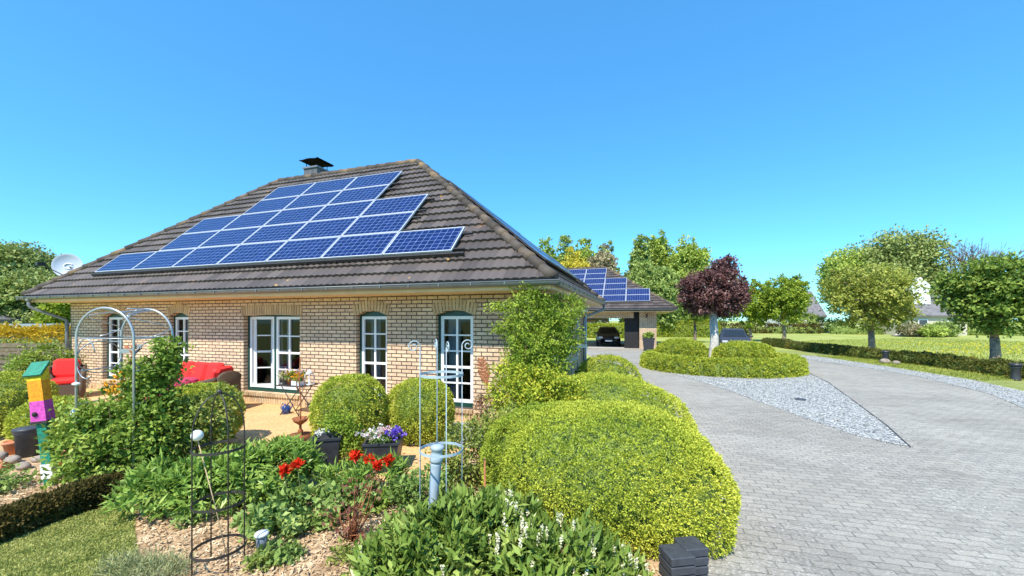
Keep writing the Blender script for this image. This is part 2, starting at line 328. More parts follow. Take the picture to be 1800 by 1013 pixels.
def mat_paving():
    m, n, l, b = newmat('grey_pavers'); tc = n.new('ShaderNodeTexCoord')
    def noise(sc, det=6, ro=.6):
        q = n.new('ShaderNodeTexNoise'); q.inputs['Scale'].default_value = sc; q.inputs['Detail'].default_value = det; q.inputs['Roughness'].default_value = ro; l.new(tc.outputs['Object'], q.inputs['Vector']); return q
    def mix(f, a, b2, blend='MIX'):
        q = n.new('ShaderNodeMix'); q.data_type = 'RGBA'; q.blend_type = blend
        for s_, k in ((f, 0), (a, 6), (b2, 7)):
            if hasattr(s_, 'links'): l.new(s_, q.inputs[k])
            else: q.inputs[k].default_value = s_ if k == 0 else (*s_, 1)
        return q.outputs[2]
    def math_(op, a, b2):
        q = n.new('ShaderNodeMath'); q.operation = op
        for s_, k in ((a, 0), (b2, 1)):
            if hasattr(s_, 'links'): l.new(s_, q.inputs[k])
            else: q.inputs[k].default_value = s_
        return q.outputs[0]
    mp = n.new('ShaderNodeMapping'); mp.inputs['Rotation'].default_value = (0, 0, R(15)); l.new(tc.outputs['Object'], mp.inputs[0])
    va = n.new('ShaderNodeVectorMath'); va.operation = 'SCALE'; va.inputs['Scale'].default_value = .04; l.new(noise(7, 3).outputs['Color'], va.inputs[0])
    ad = n.new('ShaderNodeVectorMath'); l.new(mp.outputs[0], ad.inputs[0]); l.new(va.outputs[0], ad.inputs[1])
    br = n.new('ShaderNodeTexBrick'); br.inputs['Scale'].default_value = 1; br.inputs['Brick Width'].default_value = .20; br.inputs['Row Height'].default_value = .105; br.inputs['Mortar Size'].default_value = .007
    br.inputs['Mortar Smooth'].default_value = .5; br.inputs['Color1'].default_value = (.275, .258, .232, 1); br.inputs['Color2'].default_value = (.36, .338, .30, 1); br.inputs['Mortar'].default_value = (.315, .297, .266, 1)
    l.new(ad.outputs[0], br.inputs['Vector'])
    r1 = ramp(n, [(.25, (.70, .68, .65)), (.5, (.98, .97, .94)), (.75, (1.18, 1.165, 1.12))]); l.new(noise(.45, 9, .68).outputs['Fac'], r1.inputs[0])
    c = mix(1.0, br.outputs['Color'], r1.outputs[0], 'MULTIPLY')
    rj = ramp(n, [(.42, (0, 0, 0)), (.60, (1, 1, 1))]); l.new(noise(3.5, 5, .7).outputs['Fac'], rj.inputs[0])
    c = mix(math_('MULTIPLY', br.outputs['Fac'], math_('MULTIPLY', rj.outputs[0], .62)), c, (.10, .098, .085))
    r2 = ramp(n, [(.50, (0, 0, 0)), (.64, (1, 1, 1))]); n2 = noise(30, 4, .75); l.new(n2.outputs['Fac'], r2.inputs[0])
    r4 = ramp(n, [(.38, (.08, .08, .08)), (.62, (.8, .8, .8))]); l.new(noise(.7, 4).outputs['Fac'], r4.inputs[0])
    c = mix(math_('MULTIPLY', r2.outputs[0], r4.outputs[0]), c, (.55, .53, .50))
    r5 = ramp(n, [(.60, (0, 0, 0)), (.72, (.45, .45, .45))]); l.new(noise(.9, 6, .7).outputs['Fac'], r5.inputs[0])
    c = mix(r5.outputs[0], c, (.30, .25, .20))
    r6 = ramp(n, [(.30, (.5, .5, .5)), (.42, (1, 1, 1))]); l.new(noise(55, 2).outputs['Fac'], r6.inputs[0])
    c = mix(.7, c, mix(1.0, c, r6.outputs[0], 'MULTIPLY'))
    l.new(c, b.inputs['Base Color']); b.inputs['Roughness'].default_value = .85
    bp = n.new('ShaderNodeBump'); bp.inputs['Strength'].default_value = .9; bp.inputs['Distance'].default_value = .014; l.new(math_('SUBTRACT', n2.outputs['Fac'], br.outputs['Fac']), bp.inputs['Height']); l.new(bp.outputs[0], b.inputs['Normal'])
    return m
M['paving'] = mat_paving()
def mat_gravel(name, c0, c1, c2, scale=24):
    m, n, l, b = newmat(name); tc = n.new('ShaderNodeTexCoord')
    vo = n.new('ShaderNodeTexVoronoi'); vo.inputs['Scale'].default_value = scale; l.new(tc.outputs['Object'], vo.inputs['Vector'])
    sp = n.new('ShaderNodeSeparateColor'); l.new(vo.outputs['Color'], sp.inputs[0])
    r = ramp(n, [(0, c0), (.5, c1), (1, c2)]); l.new(sp.outputs[0], r.inputs[0])
    r2 = ramp(n, [(.0, (1.1, 1.1, 1.1)), (.5, (1, 1, 1)), (.75, (.35, .35, .36))]); l.new(vo.outputs['Distance'], r2.inputs[0])
    mu = n.new('ShaderNodeMix'); mu.data_type = 'RGBA'; mu.blend_type = 'MULTIPLY'; mu.inputs[0].default_value = 1; l.new(r.outputs[0], mu.inputs[6]); l.new(r2.outputs[0], mu.inputs[7]); l.new(mu.outputs[2], b.inputs['Base Color'])
    b.inputs['Roughness'].default_value = .8
    bp = n.new('ShaderNodeBump'); bp.invert = True; bp.inputs['Strength'].default_value = 1; bp.inputs['Distance'].default_value = .03; l.new(vo.outputs['Distance'], bp.inputs['Height']); l.new(bp.outputs[0], b.inputs['Normal'])
    return m
M['gravel'] = mat_gravel('pale_gravel', (.25, .26, .255), (.42, .43, .42), (.60, .60, .575))
def mat_ground(name, cols, scale, fine=40, bump=.5):
    m, n, l, b = newmat(name); tc = n.new('ShaderNodeTexCoord')
    n1 = n.new('ShaderNodeTexNoise'); n1.inputs['Scale'].default_value = scale; n1.inputs['Detail'].default_value = 10; n1.inputs['Roughness'].default_value = .7; l.new(tc.outputs['Object'], n1.inputs['Vector'])
    r = ramp(n, [(.28 + .44 * i / (len(cols) - 1), c) for i, c in enumerate(cols)]); l.new(n1.outputs['Fac'], r.inputs[0])
    n2 = n.new('ShaderNodeTexNoise'); n2.inputs['Scale'].default_value = fine; n2.inputs['Detail'].default_value = 4; l.new(tc.outputs['Object'], n2.inputs['Vector'])
    r2 = ramp(n, [(.3, (.62, .62, .62)), (.7, (1.3, 1.3, 1.3))]); l.new(n2.outputs['Fac'], r2.inputs[0])
    mu = n.new('ShaderNodeMix'); mu.data_type = 'RGBA'; mu.blend_type = 'MULTIPLY'; mu.inputs[0].default_value = 1; l.new(r.outputs[0], mu.inputs[6]); l.new(r2.outputs[0], mu.inputs[7]); l.new(mu.outputs[2], b.inputs['Base Color'])
    b.inputs['Roughness'].default_value = .9
    bp = n.new('ShaderNodeBump'); bp.inputs['Strength'].default_value = bump; bp.inputs['Distance'].default_value = .03; l.new(n2.outputs['Fac'], bp.inputs['Height']); l.new(bp.outputs[0], b.inputs['Normal'])
    return m
M['field'] = mat_ground('meadow', [(.23, .27, .045), (.32, .36, .075), (.46, .43, .14)], .25, 6)
M['lawn'] = mat_ground('lawn', [(.16, .20, .04), (.25, .28, .07), (.34, .34, .12)], 1.5, 40)
M['mulch'] = mat_ground('bark_mulch', [(.24, .15, .08), (.46, .31, .18), (.66, .49, .30)], 6, 60)
M['soil'] = mat_ground('soil', [(.05, .035, .022), (.10, .07, .045), (.15, .11, .07)], 4, 50)
M['terrace'] = mat_ground('terrace_sand', [(.56, .33, .145), (.63, .385, .175), (.68, .44, .22)], .9, 30, .15)

# ------------------------------------------------------------------ foliage
def nz(v): return v / np.maximum(np.linalg.norm(v, axis=-1, keepdims=True), 1e-9)
def rdir(n):
    return nz(rng.normal(size=(n, 3)))
_k = rng.normal(size=(24, 3)); _ph = rng.uniform(0, 6.28, 24)
def snoise(p, s):
    a = np.zeros(len(p))
    for i in range(24): a += np.sin((p @ _k[i]) * s * (1 + .12 * i) + _ph[i]) / (1 + .1 * i)
    return a / 4.5
def leafset(base, d, L, W, fold=.25, flat=None):
    """diamond leaves with a fold; base (N,3), axis d (N,3), L length, W width; flat = preferred leaf normal"""
    n = len(base); L = np.broadcast_to(np.asarray(L, float), (n,))[:, None]; W = np.broadcast_to(np.asarray(W, float), (n,))[:, None]
    ref = rdir(n) if flat is None else nz(flat + .45 * rng.normal(size=(n, 3)))
    s = nz(np.cross(d, ref)); up = nz(np.cross(s, d))
    v = np.stack([base, base + d * L * .45 + s * W * .5 + up * W * fold, base + d * L, base + d * L * .45 - s * W * .5 + up * W * fold], 1)
    t = np.repeat(rng.random(n), 4)
    return v.reshape(-1, 3), np.arange(n * 4).reshape(-1, 4), t
def npmesh(name, chunks, mats, parent=None, **kw):
    """chunks: list of (verts, quad faces, tint, material index)"""
    V = []; Q = []; T = []; MI = []; o = 0
    for v, f, t, mi in chunks:
        V.append(v); Q.append(f + o); T.append(t); MI.append(np.full(len(f), mi, np.int32)); o += len(v)
    V = np.concatenate(V).astype('f'); Q = np.concatenate(Q).astype(np.int32); T = np.concatenate(T).astype('f'); MI = np.concatenate(MI)
    me = bpy.data.meshes.new(name); me.vertices.add(len(V)); me.vertices.foreach_set('co', V.ravel())
    me.loops.add(Q.size); me.loops.foreach_set('vertex_index', Q.ravel()); me.polygons.add(len(Q))
    me.polygons.foreach_set('loop_start', np.arange(0, Q.size, 4, dtype=np.int32))
    for m in (mats if isinstance(mats, list) else [mats]): me.materials.append(m)
    me.polygons.foreach_set('material_index', MI)
    me.attributes.new('tint', 'FLOAT', 'POINT').data.foreach_set('value', T)
    me.update(calc_edges=True)
    ob = bpy.data.objects.new(name, me); C.objects.link(ob); ob.parent = parent
    return tag(ob, **kw)
def core_ellipsoid(c, r, k=.86, n=14, p=2.0):
    th = np.linspace(0, 2 * np.pi, n * 2 + 1)[:-1]; ph = np.linspace(-np.pi / 2, np.pi / 2, n + 1)
    T, Pp = np.meshgrid(th, ph); d = np.stack([np.cos(Pp) * np.cos(T), np.cos(Pp) * np.sin(T), np.sin(Pp)], -1).reshape(-1, 3)
    d = d / (np.abs(d) ** p).sum(-1, keepdims=True) ** (1 / p)
    v = np.array(c) + d * np.array(r) * k; v[:, 2] = np.maximum(v[:, 2], .01); m = n * 2; f = []
    for i in range(n):
        for j in range(m): f.append((i * m + j, i * m + (j + 1) % m, (i + 1) * m + (j + 1) % m, (i + 1) * m + j))
    return v, np.array(f), np.full(len(v), .25), 0
TUFT, TUFT_R = 8, .75
def surf_leaves(lumps, N, L, W, p=2.0, amp=.05, ns=4.0, tilt=.9, zmin=.03, depth=.05, fine=.045):
    """clipped-shrub leaves over the surface of a union of rounded lumps [(centre, radii)]"""
    out_b = []; out_n = []
    ar = np.array([r[0] * r[1] + r[0] * r[2] + r[1] * r[2] for c, r in lumps]); ar = ar / ar.sum()
    for i, (c, r) in enumerate(lumps):
        n = int(N * ar[i] / TUFT); d = rdir(n); d = d[d[:, 2] > -.75]
        dd = d / (np.abs(d) ** p).sum(-1, keepdims=True) ** (1 / p)
        q = np.array(c) + dd * np.array(r); nrm = nz(np.sign(dd) * np.abs(dd) ** (p - 1) / np.array(r))
        q = q + nrm * (amp * snoise(q, ns) + amp * .5 * snoise(q, ns * 3.1) + fine * np.minimum(snoise(q, .6 / L) + .2, .1))[:, None] - nrm * (depth * rng.random(len(q)) ** 2)[:, None]
        ok = q[:, 2] > zmin
        for j, (c2, r2) in enumerate(lumps):
            if j != i: ok &= ((np.abs((q - np.array(c2)) / np.array(r2)) ** p).sum(-1) > .9)
        out_b.append(q[ok]); out_n.append(nrm[ok])
    b = np.concatenate(out_b); nn = np.concatenate(out_n); k = len(b)
    # shoots: each sampled point carries a tuft of leaves, so gaps open between the tufts
    tr = L * TUFT_R; b = np.repeat(b, TUFT, 0); nn = np.repeat(nn, TUFT, 0); n = len(b)
    off = rdir(n) * (rng.random(n) ** .5)[:, None] * tr
    d = nz(nn * .75 + off / tr * .9 + .45 * rng.normal(size=(n, 3)) + np.array([0, 0, .2]))
    hgt = np.repeat(rng.uniform(-.75, .35, k), TUFT)
    b = b + off + nn * (hgt * tr)[:, None]; b[:, 2] = np.maximum(b[:, 2], .01)
    v, f, t = leafset(b, d, L * rng.uniform(.6, 1.3, n), W * rng.uniform(.7, 1.2, n))
    t = .2 + .6 * np.clip(t * .45 + np.repeat(np.repeat(rng.random(k), TUFT), 4) * .55, 0, 1)
    return v, f, t, 0
def topiary(name, label, cat, lumps, N, L, W, mat, group=None, p=2.0, amp=.04, ns=4.0, depth=.05, tilt=.9, corek=.79):
    cs = [Vector(c) for c, r in lumps]; base = Vector((cs[0].x, cs[0].y, 0))
    lp = [((c[0] - base.x, c[1] - base.y, c[2]), r) for c, r in lumps]
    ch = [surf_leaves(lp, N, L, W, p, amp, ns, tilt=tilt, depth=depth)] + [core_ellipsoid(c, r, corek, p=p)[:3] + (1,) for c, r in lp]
    o = npmesh(name, ch, [M[mat], M['inner']], label=label, cat=cat, group=group); o.location = base
    return o
def path_hedge(name, label, cat, pts, width, height, N, L, W, mat, group=None, closed=False, amp=.04, depth=.05, z0=0):
    pts = np.array([(p[0], p[1]) for p in pts], float)
    if closed: pts = np.vstack([pts, pts[:1]])
    base = pts[0].copy(); q = pts - base
    seg = np.diff(q, axis=0); ln = np.linalg.norm(seg, axis=1); cum = np.concatenate([[0], np.cumsum(ln)]); T = cum[-1]
    def at(s):
        i = np.clip(np.searchsorted(cum, s, side='right') - 1, 0, len(seg) - 1); u = (s - cum[i]) / ln[i]
        return q[i] + seg[i] * u[:, None], nz(seg[i])
    def cross(a, s):
        # rounded box section, angle a from 0..pi
        e = 3.5; cx, cz = np.cos(a), np.sin(a); k = (np.abs(cx) ** e + np.abs(cz) ** e) ** (-1 / e)
        endk = np.ones_like(s) if closed else np.clip(np.minimum(s, T - s) / (width * .5), .02, 1) ** .4
        return cx * k * width / 2 * endk, cz * k * height * (.6 + .4 * endk)
    s = rng.uniform(0, T, N); a = rng.uniform(-.15, math.pi + .15, N)
    c, t = at(s); ox, oz = cross(a, s); oz = np.maximum(oz, 0.02)
    side = np.stack([t[:, 1], -t[:, 0]], 1)
    pos = np.concatenate([c + side * ox[:, None], oz[:, None]], 1)
    nrm = nz(np.concatenate([side * np.cos(a)[:, None] / width, np.sin(a)[:, None] / height * .5 + .02], 1))
    pos = pos + nrm * (amp * snoise(pos, 3.0) + amp * .6 * snoise(pos, 9.))[:, None] - nrm * (depth * rng.random(N) ** 2)[:, None]
    pos[:, 2] = np.maximum(pos[:, 2], .02)
    TP = 7; pos = np.repeat(pos[:N // TP], TP, 0); nrm = np.repeat(nrm[:N // TP], TP, 0); n2 = len(pos); off = rdir(n2) * (rng.random(n2) ** .5)[:, None] * L * .75
    pos = pos + off + nrm * (np.repeat(rng.uniform(-.5, .3, N // TP), TP) * L)[:, None]; pos[:, 2] = np.maximum(pos[:, 2], .01)
    d = nz(nrm * .8 + off / L * 1.1 + .5 * rng.normal(size=(n2, 3)) + np.array([0, 0, .2]))
    v, f, tt = leafset(pos, d, L * rng.uniform(.6, 1.3, n2), W * rng.uniform(.7, 1.2, n2))
    tt = np.clip(tt * .5 + np.repeat(np.repeat(rng.random(N // TP), TP), 4) * .5, 0, 1)
    # core
    ns_ = max(6, int(T / .25)); na = 9; ss = np.linspace(0, T, ns_); aa = np.linspace(0, math.pi, na); cv = []
    for x in ss:
        cc, t1 = at(np.array([min(x, T - 1e-6)])); sd_ = np.array([t1[0, 1], -t1[0, 0]])
        o1, o2 = cross(aa, np.full(na, x))
        for k in range(na): cv.append((*(cc[0] + sd_ * o1[k] * .76), o2[k] * .82))
    cf = [(i * na + k, i * na + k + 1, (i + 1) * na + k + 1, (i + 1) * na + k) for i in range(ns_ - 1) for k in range(na - 1)]
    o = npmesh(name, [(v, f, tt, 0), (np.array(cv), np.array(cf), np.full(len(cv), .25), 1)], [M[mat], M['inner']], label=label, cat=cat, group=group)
    o.location = (base[0], base[1], z0); return o
def cluster_leaves(lumps, nc, per, spread, L, W, shell=.55, droop=.1, amp=.12, flatup=.5):
    """loose foliage: clumps of leaves spread through the outer volume of lumps"""
    ar = np.array([r[0] * r[1] * r[2] for c, r in lumps]) ** .67; ar = ar / ar.sum(); B = []; O = []
    for (c, r), a in zip(lumps, ar):
        k = max(1, int(nc * a)); d = rdir(k); rad = (shell + (1 - shell) * rng.random(k) ** .6)
        q = np.array(c) + d * np.array(r) * rad[:, None] * (1 + amp * snoise(d * 2 + np.array(c), 1.7))[:, None]
        B.append(q); O.append(nz(d + np.array([0, 0, .3])))
    B = np.concatenate(B); O = np.concatenate(O); k = len(B)
    sz = spread * rng.uniform(.5, 1.4, k)
    pos = np.repeat(B, per, 0) + rdir(k * per) * (rng.random(k * per) ** .45 * 1.75)[:, None] * np.repeat(sz, per)[:, None] * np.array([1, 1, .7])
    o = np.repeat(O, per, 0); n = len(pos)
    d = nz(o * .6 + rng.normal(size=(n, 3)) * .8 - np.array([0, 0, droop]))
    v, f, t = leafset(pos, d, L * rng.uniform(.6, 1.35, n), W * rng.uniform(.7, 1.25, n), flat=np.repeat(O, per, 0) * .6 + np.array([0, 0, flatup]))
    t = np.clip(t * .6 + np.repeat(np.repeat(rng.random(k), per), 4) * .4, 0, 1)
    v[:, 2] = np.maximum(v[:, 2], .015)
    return (v, f, t, 0), B
def shrub(name, label, cat, loc, lumps, nc, per, spread, L, W, mat, group=None, shell=.5, stems=8, stemr=.008, stemmat='twig', core=0, droop=.1, fol='foliage', zstem=0):
    t = thing(name, label, cat, loc, 0, group)
    ch, B = cluster_leaves(lumps, nc, per, spread, L, W, shell, droop)
    chs = [ch]
    if core: chs += [core_ellipsoid(c, r, core) for c, r in lumps]
    npmesh(fol, chs, M[mat], t)
    if stems:
        mb = MB()
        for i in rng.choice(len(B), min(stems, len(B)), replace=False):
            e = Vector(B[i]); b0 = Vector((e.x * .15, e.y * .15, zstem)); mid = b0.lerp(e, .5) + Vector((rng.normal() * .03, rng.normal() * .03, .04))
            mb.tube([b0, mid, e], [stemr, stemr * .8, stemr * .4], 5)
        mb.build('stem', M[stemmat], t)
    return t
def tree(name, label, cat, loc, trunk_h, trunk_r, lumps, nc, per, spread, L, W, mat, group=None, bark='bark', shell=.35, limbs=14, lean=(0, 0), droop=.1, amp=.15):
    t = thing(name, label, cat, loc, 0, group)
    ch, B = cluster_leaves(lumps, nc, per, spread, L, W, shell, droop, amp)
    npmesh('crown', [ch], M[mat], t)
    mb = MB(); top = Vector((lean[0], lean[1], trunk_h)); pr = [Vector((0, 0, -.05)), Vector((lean[0] * .2, lean[1] * .2, trunk_h * .06)), Vector((lean[0] * .5 + trunk_r * .3, lean[1] * .5, trunk_h * .5)), top]
    mb.tube(pr, [trunk_r * 1.45, trunk_r * 1.1, trunk_r * .92, trunk_r * .8], 10)
    zc = np.mean([c[2] for c, r in lumps]); ext = max(c[2] + r[2] * .45 for c, r in lumps if abs(c[0]) < .5 * lumps[0][1][0] and abs(c[1]) < .5 * lumps[0][1][1])
    lead = Vector((lean[0] + rng.normal() * .1, lean[1] + rng.normal() * .1, ext)); mb.tube([top, top.lerp(lead, .5) + Vector((.05, .03, 0)), lead], [trunk_r * .75, trunk_r * .45, trunk_r * .12], 7)
    for i in rng.choice(len(B), min(limbs, len(B)), replace=False):
        e = Vector(B[i]); s = top.lerp(lead, rng.uniform(0, .6)); mid = s.lerp(e, .5) + Vector((0, 0, .12 * (e - s).length))
        rr = trunk_r * rng.uniform(.22, .4); mb.tube([s, mid, e], [rr, rr * .65, rr * .2], 5)
    mb.build('trunk', M[bark], t)
    return t
def sheet(name, poly, z, mat, kind='structure', label=None):
    me = bpy.data.meshes.new(name); me.from_pydata([(p[0], p[1], z) for p in poly], [], [tuple(range(len(poly)))]); me.materials.append(M[mat]); me.update()
    if me.polygons[0].normal.z < 0: me.flip_normals()
    o = bpy.data.objects.new(name, me); C.objects.link(o); return tag(o, kind=kind)
def inpoly(pts, poly):
    x, y = pts[:, 0], pts[:, 1]; ok = np.zeros(len(pts), bool); n = len(poly)
    for i in range(n):
        x1, y1 = poly[i][0], poly[i][1]; x2, y2 = poly[(i + 1) % n][0], poly[(i + 1) % n][1]
        c = ((y1 > y) != (y2 > y)) & (x < (x2 - x1) * (y - y1) / (y2 - y1 + 1e-12) + x1); ok ^= c
    return ok
def scatter(poly, n):
    a = np.array([(p[0], p[1]) for p in poly]); lo, hi = a.min(0), a.max(0); out = []; tot = 0
    while tot < n:
        q = rng.uniform(lo, hi, (n * 2, 2)); q = q[inpoly(q, poly)]; out.append(q); tot += len(q)
    return np.concatenate(out)[:n]
def blades(name, poly, n, h, wd, mat, z=0.01, kind='stuff', lean=.5):
    q = scatter(poly, n); b = np.concatenate([q, np.full((n, 1), z)], 1)
    d = nz(np.concatenate([rng.normal(size=(n, 2)) * lean, np.ones((n, 1))], 1)); v, f, t = leafset(b, d, h * rng.uniform(.5, 1.3, n), wd, .15)
    return npmesh(name, [(v, f, t, 0)], M[mat], kind=kind)

# ------------------------------------------------------------------ ground
sheet('ground', [(-900, -300), (900, -300), (900, 1500), (-900, 1500)], 0, 'field')
drive = [(1.1, -3), (1.35, 2.2), (1.5, 3.5), (1.1, 5.5), (1.6, 8), (2.2, 10), (3.1, 13), (4.2, 18), (4.8, 27.5), (5.5, 40), (12.0, 38), (10.9, 29.0), (12.2, 25.5), (14.0, 24.5), (16.0, 23), (15.6, 21.2), (15.3, 17.5), (14.9, 14.7), (13.4, 11.2), (11.96, 9.3), (9.6, 6), (8.5, 2), (8.0, -3)]
sheet('driveway', drive, .004, 'paving')
gtri = [G(1150, 650), G(1220, 667), G(1290, 690), G(1400, 730), G(1500, 765), G(1600, 787), G(1560, 750), G(1500, 705), G(1455, 672), G(1422, 656), (11.2, 17.4), (8.9, 18.0), (7.0, 18)]
sheet('gravel_patch', gtri, .010, 'gravel')
gstrip = [(15.6, 21.2), (15.3, 17.5), (14.9, 14.7), (13.4, 11.2), (11.96, 9.3), (9.6, 6), (8.5, 2), (11, 2), (12.6, 6), (14.8, 11.5), (15.8, 13.6), (16.7, 18), (17.4, 22.9), (16.4, 23.6)]
sheet('gravel_strip', gstrip, .012, 'gravel')
terr = [(-14.5, 9.5), (-9.5, 6.6), (-5.5, 6.2), (-3.6, 5.5), (-1.2, 5.0), (-.7, 6.0), (-.2, 7.2), (-.2, 9.6), (-13.2, 13.0)]
sheet('terrace', terr, .006, 'terrace')
bed = [(-12.0, 7.9), (-9.5, 6.6), (-5.5, 6.2), (-3.6, 5.5), (-1.2, 5.0), (-.7, 6.0), (-.2, 7.2), (1.0, 7.4), (2.6, 12.5), (3.1, 13), (2.2, 10), (1.6, 8), (1.6, 5.5), (1.75, 3.5), (1.5, 2.4), (-9, 2.4), (-13, 5)]
sheet('planting_bed', bed, .003, 'mulch')
lawnp = [(-4.8, 2.4), (-4.66, 3.9), (-4.42, 4.5), (-4.1, 4.35), (-3.8, 4.0), (-3.42, 3.62), (-3.1, 3.3), (-2.8, 2.4)]
sheet('lawn', lawnp, .008, 'lawn')
wallgravel = [(-1.5, 8.15), (.05, 7.7), (.3, 7.0), (-.3, 6.4), (-1.2, 6.4), (-2.1, 6.8), (-2.3, 7.6)]
sheet('gravel_border', wallgravel, .010, 'gravel')
isl = [(8.85 + 2.9 * math.cos(a * math.pi / 16), 17.2 + 2.9 * math.sin(a * math.pi / 16)) for a in range(32)]
sheet('island_bed', isl, .014, 'soil')
blades('lawn_grass', lawnp, 60000, .026, .011, 'lawnblade', .010, lean=1.1)

# ------------------------------------------------------------------ house
HC = Vector((.709, 6.89, 0)); HR = math.atan2(-.3122, .950)
XD, YE = Vector((.950, -.3122, 0)), Vector((.3122, .950, 0))
def wall_local(px, vy):      # local x on the facade plane (local y = vy) seen at photo column px
    a = (px - 900) / F
    e = HC.dot(YE) + vy; Y = e / (a * YE.x + YE.y); p = Vector((a * Y, Y, 0)) - HC
    return p.dot(XD), Y
house = thing('brick_house', 'yellow brick bungalow with brown tiled hip roof covered in blue solar panels', 'house', HC, HR)
LX, DY, WR, WL, RZ, EZ = 16.1, 9.2, 5.49, 4.77, 7.21, 2.76
def roof_mesh(planes, eave_z):
    V = []; Q = []; T = []; o = 0
    for (org, al, inw, length, run, rise, hl, hr) in planes:
        org, al, inw = map(np.array, (org, al, inw)); sl = math.hypot(run, rise); nrow = int(round(sl / .335)); nc = int(length / .0165)
        xs = np.linspace(0, length, nc + 1); nrm = np.array([*(-inw[:2] * rise / sl), run / sl])
        for i in range(nrow):
            f0, f1 = i / nrow, (i + 1.02) / nrow; f1 = min(f1, 1)
            per = .165; u = (xs / per + .0); hh = .030 * np.abs(np.sin(np.pi * u)) ** .6
            col = np.floor(u / 2).astype(int); tv = (np.sin(col * 12.9898 + i * 78.233) * 43758.5453) % 1
            rows = []
            for f, lift in ((f0, -.03), (f0, .055), (f0, .0551), (f1, .001)):
                x = np.clip(xs, hl * f, length - hr * f)
                rows.append(org + al * x[:, None] + inw * (run * f) + np.array([0, 0, 1.]) * rise * f + nrm * ((hh if lift > 0 else 0 * hh) + lift)[:, None])
            m = len(xs)
            for rws in rows: V.append(rws); T.append(tv)
            a = np.arange(m - 1)
            for r0 in (0, 2): Q.append(np.stack([o + r0 * m + a, o + r0 * m + a + 1, o + (r0 + 1) * m + a + 1, o + (r0 + 1) * m + a], 1))
            o += 4 * m
    V = np.concatenate(V); Q = np.concatenate(Q); T = np.concatenate(T)
    # drop degenerate faces outside the hips
    e = np.linalg.norm(V[Q[:, 0]] - V[Q[:, 1]], axis=1) + np.linalg.norm(V[Q[:, 3]] - V[Q[:, 2]], axis=1)
    return V, Q[e > 1e-4], T
rise = RZ - EZ
V, Q, T = roof_mesh([((-LX, 0, EZ), (1, 0, 0), (0, 1, 0), LX, DY / 2, rise, WL, WR), ((0, 0, EZ), (0, 1, 0), (-1, 0, 0), DY, WR, rise, DY / 2, DY / 2),
                     ((0, DY, EZ), (-1, 0, 0), (0, -1, 0), LX, DY / 2, rise, WR, WL), ((-LX, DY, EZ), (0, -1, 0), (1, 0, 0), DY, WL, rise, DY / 2, DY / 2)], EZ)
roof = npmesh('roof', [(V, Q, T, 0)], M['roof'], house)
def cap_run(mb, a, b, r=.105, step=.38):
    a, b = Vector(a), Vector(b); d = b - a; n = max(1, int(d.length / step))
    for i in range(n):
        p, q = a + d * (i / n), a + d * ((i + 1.12) / n); mb.tv = random.random()
        mb.tube([p + Vector((0, 0, .01)), q], [r * 1.1, r * .88], 10)
rc = MB(); apR, apL = (-WR, DY / 2, RZ + .01), (-LX + WL, DY / 2, RZ + .01)
for a, b in (((0, 0, EZ + .04), apR), ((0, DY, EZ + .04), apR), ((-LX, 0, EZ + .04), apL), ((-LX, DY, EZ + .04), apL), (apL, apR)): cap_run(rc, a, b)
rc.build('ridge_caps', M['ridge'], house)
# gutter round the eaves, fascia and soffit
def gutter(mb, x0, x1, y0, y1, z, r=.072):
    for a, b in (((x0, y0), (x1, y0)), ((x1, y0), (x1, y1)), ((x1, y1), (x0, y1)), ((x0, y1), (x0, y0))):
        a3, b3 = Vector((a[0], a[1], z)), Vector((b[0], b[1], z)); d = (b3 - a3).normalized(); s = Vector((d.y, -d.x, 0)); vs = []; n = 9
        for p in (a3 - d * r, b3 + d * r):
            for k in range(n):
                q = math.pi * k / (n - 1); vs.append(p + s * r * math.cos(q) - Vector((0, 0, 1)) * r * math.sin(q))
        mb.add(vs, [(k, k + 1, n + k + 1, n + k) for k in range(n - 1)], 0, True)
        mb.tube([a3 + s * r - d * r, b3 + s * r + d * r], .011, 6)
        L_ = (b3 - a3).length
        for k in range(int(L_ / .65)):
            mb.box(a3 + d * (.35 + .65 * k) + s * (r + .004) - Vector((0, 0, .03)), (.018, .02, .05) , 0)
gm = MB(); gutter(gm, -LX - .04, .04, -.05, DY + .05, EZ - .01, .085); gm.build('gutter', M['zinc'], house)
fs = MB(); SZ = 2.605
for c, d in (((-LX / 2, .06, (EZ + SZ) / 2 - .02), (LX - .1, .03, EZ - SZ - .06)), ((-LX / 2, DY - .06, (EZ + SZ) / 2 - .02), (LX - .1, .03, EZ - SZ - .06)), ((-.06, DY / 2, (EZ + SZ) / 2 - .02), (.03, DY - .2, EZ - SZ - .06)), ((-LX + .06, DY / 2, (EZ + SZ) / 2 - .02), (.03, DY - .2, EZ - SZ - .06))): fs.box(c, d)
fs.build('fascia', M['cream'], house)
sf = MB(); sf.box((-LX / 2, DY / 2, SZ + .012), (LX - .16, DY - .16, .024))
for yy in (.22, .38, .54): sf.box((-LX / 2, yy, SZ - .002), (LX - .2, .012, .004))
sf.build('soffit', M['cream'], house)
